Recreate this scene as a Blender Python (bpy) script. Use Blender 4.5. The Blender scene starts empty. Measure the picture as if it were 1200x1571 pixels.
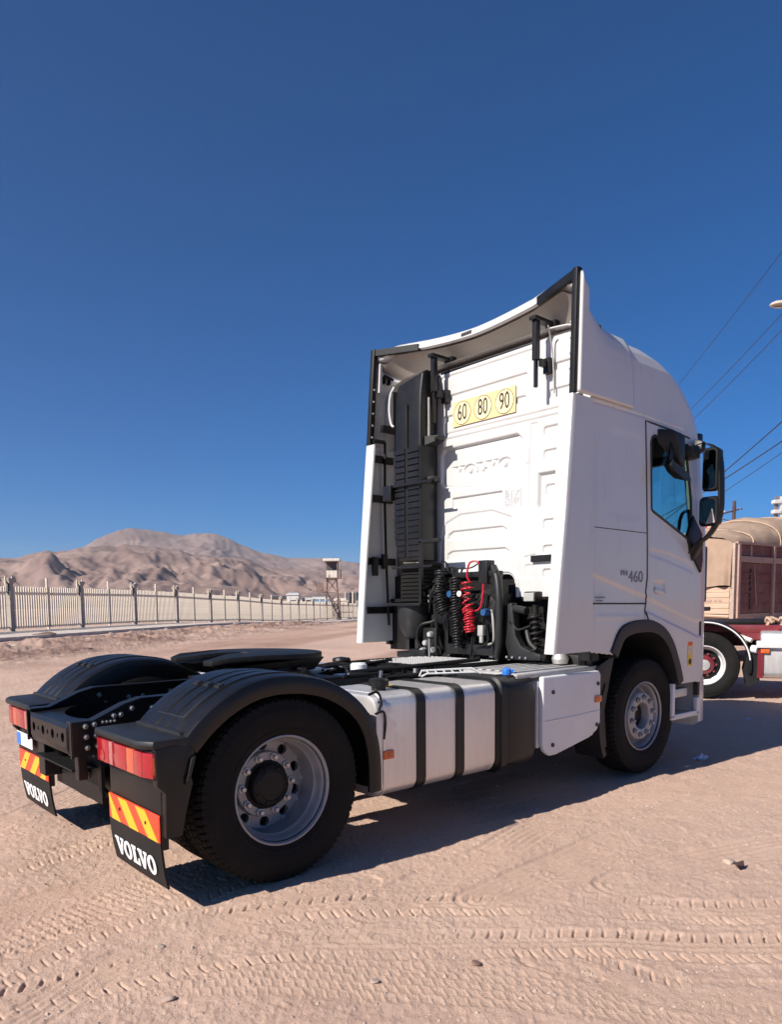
import bpy, bmesh, math, random
import numpy as np
from mathutils import Vector, Matrix

S = bpy.context.scene
C = S.collection
random.seed(7)
rng = np.random.default_rng(11)
PI = math.pi

# ------------------------------------------------------------------ camera, sky, sun, exposure
CAM = np.array([-2.1823, -4.5931, 1.5243])
CX = np.array([0.75140787, -0.6597664, -0.00972218])
CY = np.array([0.06599807, 0.06048857, 0.99598463])
CF = np.array([0.65652911, 0.74903233, -0.08899489])
cam_d = bpy.data.cameras.new('camera')
cam = bpy.data.objects.new('camera', cam_d)
C.objects.link(cam)
cam.matrix_world = Matrix(((CX[0], CY[0], -CF[0], CAM[0]), (CX[1], CY[1], -CF[1], CAM[1]),
                           (CX[2], CY[2], -CF[2], CAM[2]), (0, 0, 0, 1)))
cam_d.sensor_fit = 'HORIZONTAL'
cam_d.sensor_width = 36
cam_d.lens = 36 * 1135.8 / 1200
cam_d.shift_y = (1026.84 - 785.5) / 1200
cam_d.clip_start = 0.05
cam_d.clip_end = 60000
S.camera = cam

SUN_EL, SUN_AZ = math.radians(36.5), math.radians(5.5)
W = bpy.data.worlds.new('World')
S.world = W
W.use_nodes = True
nt = W.node_tree
nt.nodes.clear()
sky = nt.nodes.new('ShaderNodeTexSky')
sky.sky_type = 'NISHITA'
sky.sun_disc = False
sky.sun_elevation = SUN_EL
SV = Vector((-math.cos(SUN_EL) * math.cos(SUN_AZ), math.cos(SUN_EL) * math.sin(SUN_AZ), math.sin(SUN_EL)))
sky.sun_rotation = math.atan2(SV.x, SV.y)
sky.altitude = 2500
sky.air_density = 1.0
sky.dust_density = 0.0
sky.ozone_density = 10.0
bg = nt.nodes.new('ShaderNodeBackground')
bg.inputs[1].default_value = 0.069
wo = nt.nodes.new('ShaderNodeOutputWorld')
hs = nt.nodes.new('ShaderNodeHueSaturation')
hs.inputs['Saturation'].default_value = 1.36
nt.links.new(sky.outputs[0], hs.inputs['Color'])
nt.links.new(hs.outputs[0], bg.inputs[0])
nt.links.new(bg.outputs[0], wo.inputs[0])
sun_d = bpy.data.lights.new('sun', 'SUN')
sun_d.energy = 5.0
sun_d.angle = math.radians(0.53)
sun_d.color = (1.0, 0.93, 0.84)
sun = bpy.data.objects.new('sun', sun_d)
C.objects.link(sun)
sun.rotation_euler = SV.to_track_quat('Z', 'Y').to_euler()
sun.location = (-20, 5, 30)
S.view_settings.view_transform = 'Standard'
S.view_settings.look = 'None'
S.view_settings.exposure = 0.55
S.view_settings.gamma = 1
S.view_settings.use_curve_mapping = False

# ------------------------------------------------------------------ materials
def mat(name, col, rough=0.5, metal=0.0, var=0.0, vscale=3.0, bump=0.0, bscale=40.0, dust=0.0, coat=0.0, spec=0.5, stretch=None, dustcol=(0.42, 0.30, 0.22), grime=0.0):
    m = bpy.data.materials.new(name)
    m.use_nodes = True
    t = m.node_tree
    b = t.nodes['Principled BSDF']
    b.inputs['Base Color'].default_value = (*col, 1)
    b.inputs['Roughness'].default_value = rough
    b.inputs['Metallic'].default_value = metal
    b.inputs['Specular IOR Level'].default_value = spec
    b.inputs['Coat Weight'].default_value = coat
    tc = t.nodes.new('ShaderNodeTexCoord')
    mp = t.nodes.new('ShaderNodeMapping')
    t.links.new(tc.outputs['Object'], mp.inputs[0])
    if stretch: mp.inputs['Scale'].default_value = stretch
    last = None
    if var:
        n = t.nodes.new('ShaderNodeTexNoise')
        n.inputs['Scale'].default_value = vscale
        n.inputs['Detail'].default_value = 6
        n.inputs['Roughness'].default_value = 0.65
        t.links.new(mp.outputs[0], n.inputs['Vector'])
        r = t.nodes.new('ShaderNodeMix'); r.data_type = 'RGBA'
        r.inputs[6].default_value = (*[max(0, c * (1 - var)) for c in col], 1)
        r.inputs[7].default_value = (*[min(1, c * (1 + var)) for c in col], 1)
        mr = t.nodes.new('ShaderNodeMapRange')
        mr.inputs[1].default_value = 0.3; mr.inputs[2].default_value = 0.7
        t.links.new(n.outputs[0], mr.inputs[0])
        t.links.new(mr.outputs[0], r.inputs[0])
        last = r.outputs[2]
        rr = t.nodes.new('ShaderNodeMapRange')
        rr.inputs[3].default_value = max(0.02, rough - 0.08); rr.inputs[4].default_value = min(1, rough + 0.12)
        t.links.new(n.outputs[0], rr.inputs[0])
        t.links.new(rr.outputs[0], b.inputs['Roughness'])
    if dust:
        n2 = t.nodes.new('ShaderNodeTexNoise')
        n2.inputs['Scale'].default_value = 2.2
        n2.inputs['Detail'].default_value = 8
        n2.inputs['Roughness'].default_value = 0.7
        t.links.new(tc.outputs['Object'], n2.inputs['Vector'])
        mr2 = t.nodes.new('ShaderNodeMapRange')
        mr2.inputs[1].default_value = 0.4; mr2.inputs[2].default_value = 0.8
        mr2.inputs[4].default_value = dust
        t.links.new(n2.outputs[0], mr2.inputs[0])
        d = t.nodes.new('ShaderNodeMix'); d.data_type = 'RGBA'
        d.inputs[6].default_value = (*col, 1)
        if last: t.links.new(last, d.inputs[6])
        d.inputs[7].default_value = (*dustcol, 1)
        t.links.new(mr2.outputs[0], d.inputs[0])
        last = d.outputs[2]
    if grime:
        m3 = t.nodes.new('ShaderNodeMapping'); m3.inputs['Scale'].default_value = (5, 5, .7)
        t.links.new(tc.outputs['Object'], m3.inputs[0])
        n3 = t.nodes.new('ShaderNodeTexNoise'); n3.inputs['Scale'].default_value = 1.6; n3.inputs['Detail'].default_value = 9; n3.inputs['Roughness'].default_value = 0.68
        t.links.new(m3.outputs[0], n3.inputs['Vector'])
        r3 = t.nodes.new('ShaderNodeMapRange'); r3.inputs[1].default_value = .52; r3.inputs[2].default_value = .78; r3.inputs[4].default_value = grime
        t.links.new(n3.outputs[0], r3.inputs[0])
        g = t.nodes.new('ShaderNodeMix'); g.data_type = 'RGBA'
        t.links.new(last, g.inputs[6]); g.inputs[7].default_value = (0.33, 0.27, 0.22, 1)
        t.links.new(r3.outputs[0], g.inputs[0]); last = g.outputs[2]
    if last: t.links.new(last, b.inputs['Base Color'])
    if bump:
        nb = t.nodes.new('ShaderNodeTexNoise')
        nb.inputs['Scale'].default_value = bscale
        nb.inputs['Detail'].default_value = 5
        t.links.new(mp.outputs[0], nb.inputs['Vector'])
        bp = t.nodes.new('ShaderNodeBump')
        bp.inputs['Strength'].default_value = bump
        bp.inputs['Distance'].default_value = 0.004
        t.links.new(nb.outputs[0], bp.inputs['Height'])
        t.links.new(bp.outputs[0], b.inputs['Normal'])
    return m

M = {}
M['white'] = mat('white_paint', (0.575, 0.575, 0.565), 0.30, var=0.035, vscale=1.5, dust=0.08, coat=0.5, grime=0.20, bump=0.05, bscale=5)
M['blue_dark'] = mat('blue_coupling', (0.015, 0.07, 0.20), 0.4)
M['underside_shade'] = mat('spoiler_underside_shade', (0.27, 0.245, 0.22), 0.6, var=0.08, vscale=4, dust=0.25)  # shade beneath the white spoiler, put in as a darker warm grey
M['white_in'] = mat('white_moulding', (0.56, 0.56, 0.55), 0.55, var=0.05, vscale=4, dust=0.25)
M['plastic'] = mat('black_plastic', (0.0065, 0.0068, 0.0072), 0.4, spec=0.35, var=0.3, vscale=6, bump=0.2, bscale=300, dust=0.012)
M['plastic_grey'] = mat('charcoal_plastic', (0.013, 0.0138, 0.015), 0.45, spec=0.4, var=0.25, vscale=5, bump=0.2, bscale=250, dust=0.025)
M['fender'] = mat('fender_plastic', (0.0055, 0.0057, 0.0066), 0.33, spec=0.38, var=0.3, vscale=4, bump=0.3, bscale=220, dust=0.022)
M['steel'] = mat('black_chassis_paint', (0.0065, 0.0065, 0.0072), 0.36, spec=0.4, var=0.3, vscale=9, bump=0.2, bscale=90, dust=0.02)
M['greasy'] = mat('greasy_black_steel', (0.007, 0.007, 0.007), 0.5, spec=0.3, var=0.5, vscale=12, bump=0.5, bscale=60, dust=0.012)
M['rubber'] = mat('rubber', (0.007, 0.0068, 0.0066), 0.8, var=0.3, vscale=12, bump=0.3, bscale=160, dust=0.022, spec=0.25)
M['flap'] = mat('flap_rubber', (0.0085, 0.0088, 0.0092), 0.6, spec=0.3, var=0.25, vscale=7, bump=0.15, bscale=120, dust=0.03)
M['alu'] = mat('brushed_aluminium', (0.70, 0.68, 0.66), 0.40, metal=0.7, var=0.06, vscale=5, bump=0.1, bscale=120, dust=0.14, stretch=(4, 1, 0.5))
M['alu_dull'] = mat('dull_aluminium', (0.55, 0.54, 0.53), 0.45, metal=0.6, var=0.12, vscale=10, bump=0.15, bscale=90, dust=0.15)
M['rim'] = mat('rim_silver', (0.30, 0.31, 0.33), 0.42, metal=0.35, var=0.14, vscale=9, dust=0.15)
M['box'] = mat('white_box_paint', (0.66, 0.67, 0.68), 0.42, var=0.05, vscale=3, dust=0.10, bump=0.05, bscale=20)
M['cover'] = mat('grey_cover', (0.36, 0.36, 0.36), 0.5, var=0.2, vscale=8, dust=0.3)
M['galv'] = mat('galvanised', (0.66, 0.66, 0.65), 0.45, metal=0.1, var=0.15, vscale=14, dust=0.12)
M['red_lens'] = mat('red_lens', (0.33, 0.012, 0.02), 0.12, var=0.15, vscale=30, coat=0.5)
M['clear_lens'] = mat('clear_lens', (0.42, 0.13, 0.13), 0.1, var=0.1, vscale=40, coat=0.5)
M['amber_lens'] = mat('amber_lens', (0.52, 0.09, 0.04), 0.12, var=0.1, vscale=40, coat=0.5)
M['orange'] = mat('orange_marker', (0.62, 0.13, 0.012), 0.2, coat=0.4, var=0.2, vscale=30)
M['hz_red'] = mat('hazard_red', (0.80, 0.055, 0.02), 0.3, var=0.06, vscale=20, dust=0.04)
M['hz_yel'] = mat('hazard_yellow', (0.82, 0.42, 0.02), 0.3, var=0.06, vscale=20, dust=0.04)
M['letter'] = mat('white_lettering', (0.8, 0.8, 0.79), 0.5, dust=0.05)
M['sticker'] = mat('cream_sticker', (0.72, 0.55, 0.27), 0.5, var=0.05, vscale=6)
M['sticker_disc'] = mat('sticker_disc', (0.78, 0.66, 0.38), 0.5, var=0.03, vscale=6)
M['ink'] = mat('black_ink', (0.03, 0.03, 0.025), 0.6)
M['greyink'] = mat('grey_badge', (0.18, 0.18, 0.19), 0.35, metal=0.4)
M['red_hose'] = mat('red_hose', (0.46, 0.010, 0.022), 0.3, var=0.2, vscale=30)
M['blue'] = mat('blue_cap', (0.02, 0.17, 0.62), 0.35)
M['yellow'] = mat('yellow_label', (0.75, 0.5, 0.04), 0.45, var=0.1, vscale=20)
M['chrome'] = mat('zinc_bolt', (0.5, 0.5, 0.5), 0.35, metal=0.8)
M['lampglass'] = mat('lamp_glass', (0.36, 0.36, 0.34), 0.15, var=0.1, vscale=40, coat=0.4)
M['mirror'] = mat('mirror_glass', (0.35, 0.40, 0.36), 0.03, metal=1.0)
M['maroon'] = mat('maroon_paint', (0.16, 0.012, 0.022), 0.35, var=0.2, vscale=6, dust=0.15)
M['cargo_red'] = mat('faded_red_board', (0.16, 0.045, 0.045), 0.75, var=0.45, vscale=5, dust=0.40, stretch=(0.6, 1, 2.5))
M['cargo_frame'] = mat('faded_frame', (0.42, 0.27, 0.22), 0.7, var=0.2, vscale=8, dust=0.3)
M['tarp'] = mat('tan_tarpaulin', (0.345, 0.24, 0.172), 0.85, var=0.18, vscale=2.5, bump=0.8, bscale=6, dust=0.25)
M['plank'] = mat('dusty_plank', (0.50, 0.36, 0.26), 0.85, var=0.22, vscale=5, bump=0.3, bscale=30, stretch=(1, 0.3, 6))
M['wood'] = mat('pole_wood', (0.08, 0.045, 0.04), 0.8, var=0.3, vscale=10)
M['wire'] = mat('wire', (0.03, 0.03, 0.035), 0.6)
M['fence_white'] = mat('fence_cream_paint', (0.68, 0.59, 0.475), 0.6, var=0.14, vscale=2, dust=0.25)
M['fence_post'] = mat('fence_post_concrete', (0.33, 0.28, 0.24), 0.8, var=0.14, vscale=3, bump=0.2, bscale=30)
M['concrete'] = mat('pale_concrete', (0.56, 0.48, 0.41), 0.85, var=0.15, vscale=2)
M['rust'] = mat('rusty_steel', (0.24, 0.155, 0.125), 0.7, var=0.3, vscale=3)
M['cabin'] = mat('pale_cladding', (0.68, 0.62, 0.54), 0.6, var=0.08, vscale=2)
M['shed_white'] = mat('shed_white', (0.575, 0.575, 0.565), 0.6, var=0.08)
M['shed_blue'] = mat('shed_blue', (0.20, 0.34, 0.50), 0.6, var=0.2, vscale=0.6)
M['shed_dark'] = mat('shed_dark', (0.07, 0.07, 0.08), 0.6, var=0.1)
M['shed_brown'] = mat('shed_brown', (0.20, 0.15, 0.13), 0.8, var=0.1)
M['rock'] = mat('brown_rock', (0.19, 0.115, 0.09), 0.9, var=0.3, vscale=8, bump=0.8, bscale=12)
M['stone'] = mat('pale_stone', (0.42, 0.32, 0.26), 0.9, var=0.25, vscale=25, bump=0.7, bscale=60)
M['paleplastic'] = mat('litter_plastic', (0.55, 0.55, 0.66), 0.25, var=0.3, vscale=30)
M['lamp_tan'] = mat('lamp_housing', (0.50, 0.42, 0.36), 0.5, var=0.08)
M['curtain'] = mat('interior_trim', (0.10, 0.09, 0.08), 0.8)
def glassy(name, col, alpha_rough=0.02):
    m = bpy.data.materials.new(name); m.use_nodes = True
    t = m.node_tree; t.nodes.clear()
    o = t.nodes.new('ShaderNodeOutputMaterial')
    tr = t.nodes.new('ShaderNodeBsdfTransparent'); tr.inputs[0].default_value = (*col, 1)
    gl = t.nodes.new('ShaderNodeBsdfGlossy'); gl.inputs['Roughness'].default_value = alpha_rough
    fr = t.nodes.new('ShaderNodeFresnel'); fr.inputs[0].default_value = 1.5
    mx = t.nodes.new('ShaderNodeMixShader')
    t.links.new(fr.outputs[0], mx.inputs[0]); t.links.new(tr.outputs[0], mx.inputs[1]); t.links.new(gl.outputs[0], mx.inputs[2])
    t.links.new(mx.outputs[0], o.inputs[0])
    return m
M['glass'] = glassy('tinted_window_glass', (0.46, 0.72, 0.70))
M['screen'] = glassy('windscreen_glass', (0.74, 0.88, 0.86))

# ------------------------------------------------------------------ mesh helpers
def link(o, parent=None):
    C.objects.link(o)
    if parent is not None: o.parent = parent
    return o
def tag(o, label=None, cat=None, group=None, kind=None):
    if label: o['label'] = label
    if cat: o['category'] = cat
    if group: o['group'] = group
    if kind: o['kind'] = kind
    return o
def empty(name, loc=(0, 0, 0), rz=0, parent=None):
    o = bpy.data.objects.new(name, None)
    o.empty_display_size = 0.3
    o.location = loc; o.rotation_euler = (0, 0, rz)
    return link(o, parent)
class MB:
    def __init__(s): s.v = []; s.f = []; s.m = []; s.mi = 0
    def add(s, vs, fs):
        n = len(s.v)
        s.v += [tuple(map(float, p)) for p in vs]
        s.f += [tuple(i + n for i in f) for f in fs]
        s.m += [s.mi] * len(fs)
        return s
    def box(s, c, d, rot=None):
        a, b, e = d[0] / 2, d[1] / 2, d[2] / 2
        P = [(-a, -b, -e), (a, -b, -e), (a, b, -e), (-a, b, -e), (-a, -b, e), (a, -b, e), (a, b, e), (-a, b, e)]
        if rot is not None: P = [rot @ Vector(p) for p in P]
        return s.add([(p[0] + c[0], p[1] + c[1], p[2] + c[2]) for p in P],
                     [(0, 3, 2, 1), (4, 5, 6, 7), (0, 1, 5, 4), (1, 2, 6, 5), (2, 3, 7, 6), (3, 0, 4, 7)])
    def bb(s, x0, x1, y0, y1, z0, z1):
        return s.box(((x0 + x1) / 2, (y0 + y1) / 2, (z0 + z1) / 2), (abs(x1 - x0), abs(y1 - y0), abs(z1 - z0)))
    def loft(s, rings, closed=True, caps=True):
        n = len(rings[0]); V = []; F = []
        for r in rings: V += list(r)
        for i in range(len(rings) - 1):
            for j in range(n if closed else n - 1):
                k = (j + 1) % n
                F.append((i * n + j, i * n + k, (i + 1) * n + k, (i + 1) * n + j))
        if caps:
            F.append(tuple(range(n))[::-1]); F.append(tuple((len(rings) - 1) * n + j for j in range(n)))
        return s.add(V, F)
    def prism(s, poly, fn, a, b):
        # poly 2D; fn(u, v, w) -> xyz ; extruded w from a to b
        return s.loft([[fn(u, v, a) for u, v in poly], [fn(u, v, b) for u, v in poly]])
    def tube(s, path, r, n=8, closed=False, caps=True):
        P = [Vector(p) for p in path]
        rings = []; up = None
        for i, p in enumerate(P):
            if closed: t = P[(i + 1) % len(P)] - P[i - 1]
            else: t = P[min(i + 1, len(P) - 1)] - P[max(i - 1, 0)]
            t.normalize()
            if up is None:
                up = Vector((0, 0, 1)) if abs(t.z) < 0.9 else Vector((1, 0, 0))
            a = t.cross(up)
            if a.length < 1e-6: a = t.cross(Vector((0, 1, 0)))
            a.normalize(); b = a.cross(t); b.normalize(); up = b
            rad = r[i] if isinstance(r, (list, tuple)) else r
            rings.append([p + a * (rad * math.cos(2 * PI * k / n)) + b * (rad * math.sin(2 * PI * k / n)) for k in range(n)])
        if closed: rings.append(rings[0]); caps = False
        return s.loft(rings, True, caps)
    def cyl(s, p0, p1, r0, r1=None, n=16):
        return s.tube([p0, p1], [r0, r0 if r1 is None else r1], n)
    def lathe(s, prof, fn, n=48, closed_prof=False, caps=False):
        # prof list (r, h); fn(ca*r, sa*r, h)
        rings = [[fn(r * math.cos(2 * PI * k / n), r * math.sin(2 * PI * k / n), h) for k in range(n)] for r, h in prof]
        if closed_prof: rings.append(rings[0])
        return s.loft(rings, True, caps)
    def build(s, name, m, parent=None, bevel=0, seg=2, angle=35, loc=None, smooth=True):
        me = bpy.data.meshes.new(name)
        me.from_pydata(s.v, [], s.f)
        ms = m if isinstance(m, (list, tuple)) else [m]
        for x in ms: me.materials.append(M[x])
        if len(ms) > 1: me.polygons.foreach_set('material_index', s.m)
        bm = bmesh.new(); bm.from_mesh(me)
        bmesh.ops.remove_doubles(bm, verts=bm.verts, dist=1e-5)
        bmesh.ops.recalc_face_normals(bm, faces=bm.faces)
        if bevel:
            ed = [e for e in bm.edges if len(e.link_faces) == 2 and e.calc_face_angle(0) > math.radians(28)]
            bmesh.ops.bevel(bm, geom=ed, offset=bevel, segments=seg, profile=0.6, affect='EDGES', clamp_overlap=True)
        bm.to_mesh(me); bm.free()
        if smooth:
            me.polygons.foreach_set('use_smooth', [True] * len(me.polygons))
            me.set_sharp_from_angle(angle=math.radians(angle))
        o = bpy.data.objects.new(name, me)
        if loc: o.location = loc
        return link(o, parent)
def copy_obj(o, parent, loc=None, rot=None, scale=None):
    c = o.copy(); C.objects.link(c); c.parent = parent
    if loc is not None: c.location = loc
    if rot is not None: c.rotation_euler = rot
    if scale is not None: c.scale = scale
    return c
def copy_tree(o, parent=None):
    c = o.copy(); C.objects.link(c); c.parent = parent
    for ch in list(o.children): copy_tree(ch, c)
    return c
def npmesh(name, verts, quads, m, parent=None, smooth=True, angle=None, midx=None):
    me = bpy.data.meshes.new(name)
    verts = np.asarray(verts, np.float32); quads = np.asarray(quads, np.int32)
    me.vertices.add(len(verts)); me.vertices.foreach_set('co', verts.ravel())
    me.loops.add(quads.size); me.loops.foreach_set('vertex_index', quads.ravel())
    me.polygons.add(len(quads))
    me.polygons.foreach_set('loop_start', np.arange(0, quads.size, 4, dtype=np.int32))
    me.polygons.foreach_set('loop_total', np.full(len(quads), 4, np.int32))
    for x in (m if isinstance(m, (list, tuple)) else [m]): me.materials.append(M[x])
    if midx is not None: me.polygons.foreach_set('material_index', np.asarray(midx, np.int32))
    me.polygons.foreach_set('use_smooth', [smooth] * len(quads))
    me.update(calc_edges=True)
    me.validate()
    if angle: me.set_sharp_from_angle(angle=math.radians(angle))
    return link(bpy.data.objects.new(name, me), parent)
def gridquads(nu, nv, keep=None):
    i, j = np.meshgrid(np.arange(nu - 1), np.arange(nv - 1), indexing='ij')
    a = (i * nv + j); q = np.stack([a, a + nv, a + nv + 1, a + 1], -1)
    return q[keep] if keep is not None else q.reshape(-1, 4)
def compact(v, q):
    u, inv = np.unique(q, return_inverse=True)
    return v[u], inv.reshape(q.shape)
def sdpoly(px, py, poly):
    d = np.full(px.shape, 1e9); s = np.ones(px.shape)
    n = len(poly)
    for i in range(n):
        ax, ay = poly[i]; bx, by = poly[i - 1]
        ex, ey = bx - ax, by - ay; wx, wy = px - ax, py - ay
        t = np.clip((wx * ex + wy * ey) / (ex * ex + ey * ey + 1e-12), 0, 1)
        d = np.minimum(d, (wx - ex * t) ** 2 + (wy - ey * t) ** 2)
        c1 = py >= ay; c2 = py < by; c3 = ex * wy > ey * wx
        s = np.where((c1 & c2 & c3) | (~c1 & ~c2 & ~c3), -s, s)
    return s * np.sqrt(d)
def sdline(px, py, pts):
    d = np.full(px.shape, 1e9)
    for (ax, ay), (bx, by) in zip(pts[:-1], pts[1:]):
        ex, ey = bx - ax, by - ay; wx, wy = px - ax, py - ay
        t = np.clip((wx * ex + wy * ey) / (ex * ex + ey * ey + 1e-12), 0, 1)
        d = np.minimum(d, np.hypot(wx - ex * t, wy - ey * t))
    return d
def sstep(x): x = np.clip(x, 0, 1); return x * x * (3 - 2 * x)
def rrect(x0, x1, y0, y1, r=0.03, n=5):
    o = []
    for cx, cy, a in ((x1 - r, y1 - r, 0), (x0 + r, y1 - r, 90), (x0 + r, y0 + r, 180), (x1 - r, y0 + r, 270)):
        for k in range(n + 1):
            t = math.radians(a + 90 * k / n); o.append((cx + r * math.cos(t), cy + r * math.sin(t)))
    return o
def catmull(pts, n=8):
    P = [np.array(p, float) for p in pts]
    P = [2 * P[0] - P[1]] + P + [2 * P[-1] - P[-2]]
    out = []
    for i in range(1, len(P) - 2):
        for k in range(n):
            t = k / n
            out.append(tuple(0.5 * (2 * P[i] + (P[i + 1] - P[i - 1]) * t + (2 * P[i - 1] - 5 * P[i] + 4 * P[i + 1] - P[i + 2]) * t * t + (3 * P[i] - P[i - 1] - 3 * P[i + 1] + P[i + 2]) * t ** 3)))
    out.append(tuple(P[-2]))
    return out
# slab serif capitals in a cell of height 1
LV = [(0, 1), (.45, 1), (.45, .87), (.37, .87), (.535, .40), (.68, .87), (.585, .87), (.585, 1), (.95, 1), (.95, .87), (.87, .87), (.60, 0), (.38, 0), (.09, .87), (0, .87)]
LL = [(0, 0), (0, .14), (.09, .14), (.09, .86), (0, .86), (0, 1), (.48, 1), (.48, .86), (.38, .86), (.38, .15), (.54, .15), (.62, .40), (.75, .40), (.75, 0)]
def ell(rx, ry, n=28): return [(.44 + rx * math.cos(2 * PI * k / n), .5 + ry * math.sin(2 * PI * k / n)) for k in range(n)]
LO_OUT, LO_IN = ell(.43, .52), ell(.17, .36)
WORD = [('V', 0.0), ('O', 0.90), ('L', 1.83), ('V', 2.50), ('O', 3.42)]
WORD_W = 4.30
def word_mb(mb, fn, a, b):
    for ch, x in WORD:
        sh = lambda P: [(u + x, v) for u, v in P]
        if ch == 'O':
            o, i = sh(LO_OUT), sh(LO_IN)
            mb.loft([[fn(u, v, a) for u, v in o], [fn(u, v, b) for u, v in o], [fn(u, v, b) for u, v in i], [fn(u, v, a) for u, v in i], [fn(u, v, a) for u, v in o]], True, False)
        else:
            mb.prism(sh(LV if ch == 'V' else LL), fn, a, b)
    return mb
def text_mb(mb, txt, fn, size=1.0, sx=1.0, depth=0.0015, bold=0.0):
    cu = bpy.data.curves.new('lettering', 'FONT')
    cu.body = txt; cu.size = size; cu.extrude = depth / 2; cu.offset = bold
    cu.align_x = 'CENTER'; cu.align_y = 'CENTER'; cu.resolution_u = 4
    ob = bpy.data.objects.new('lettering', cu); C.objects.link(ob)
    dg = bpy.context.evaluated_depsgraph_get()
    me = bpy.data.meshes.new_from_object(ob.evaluated_get(dg))
    mb.add([fn(v.co.x * sx, v.co.y, v.co.z) for v in me.vertices], [tuple(p.vertices) for p in me.polygons])
    bpy.data.objects.remove(ob); bpy.data.curves.remove(cu); bpy.data.meshes.remove(me)
    return mb
REAR = lambda x, yc, zc, sc=1.0: (lambda u, v, w: (x - w, yc - u * sc, zc + v * sc))
SIDE = lambda y, xc, zc, sc=1.0: (lambda u, v, w: (xc + u * sc, y - w, zc + v * sc))

# ------------------------------------------------------------------ terrain heights
def vnoise(x, y, seed):
    r = np.random.default_rng(seed); T = r.random((256, 256)).astype(np.float32)
    xi = np.floor(x).astype(np.int64); yi = np.floor(y).astype(np.int64)
    fx = x - xi; fy = y - yi
    fx = fx * fx * (3 - 2 * fx); fy = fy * fy * (3 - 2 * fy)
    a = T[xi & 255, yi & 255]; b = T[(xi + 1) & 255, yi & 255]; c = T[xi & 255, (yi + 1) & 255]; d = T[(xi + 1) & 255, (yi + 1) & 255]
    return (a * (1 - fx) + b * fx) * (1 - fy) + (c * (1 - fx) + d * fx) * fy - 0.5
def fbm(x, y, seed, octv=5, gain=0.5, ridged=False):
    s = 0; a = 1
    for k in range(octv):
        n = vnoise(x * 2 ** k + 17.3 * k, y * 2 ** k - 9.1 * k, seed + k)
        s = s + a * ((0.5 - 2 * np.abs(n)) if ridged else n); a *= gain
    return s
FQ = np.array([8.06, 36.11]); FD = np.array([0.7836, 0.6213]); FN = np.array([0.6213, -0.7836])
def fence_coords(x, y):
    return (x - FQ[0]) * FD[0] + (y - FQ[1]) * FD[1], (x - FQ[0]) * FN[0] + (y - FQ[1]) * FN[1]
def base_h(x, y):
    t, w = fence_coords(x, y)
    zt = np.interp(t, [-60, -20, 0, 12, 18, 24, 30, 36, 42, 60, 72, 130, 300], [.1, .2, .2, .2, .14, 0, -.08, -.28, -.45, -.65, -.78, -1.4, -2.0])
    return np.where(zt > 0, zt * (1 - sstep((w - 1.5) / 11)), zt * (1 - sstep((w - 20) / 25)))
def polyline_coords(px, py, pts):
    best = np.full(px.shape, 1e9); S_ = np.zeros(px.shape); L_ = np.zeros(px.shape); s0 = 0
    for (ax, ay), (bx, by) in zip(pts[:-1], pts[1:]):
        ex, ey = bx - ax, by - ay; ln = math.hypot(ex, ey)
        wx, wy = px - ax, py - ay
        t = np.clip((wx * ex + wy * ey) / (ln * ln), 0, 1)
        d = (wx - ex * t) ** 2 + (wy - ey * t) ** 2
        k = d < best
        best = np.where(k, d, best); S_ = np.where(k, s0 + t * ln, S_)
        L_ = np.where(k, np.sign(ex * wy - ey * wx) * np.sqrt(d), L_)
        s0 += ln
    return S_, L_
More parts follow.
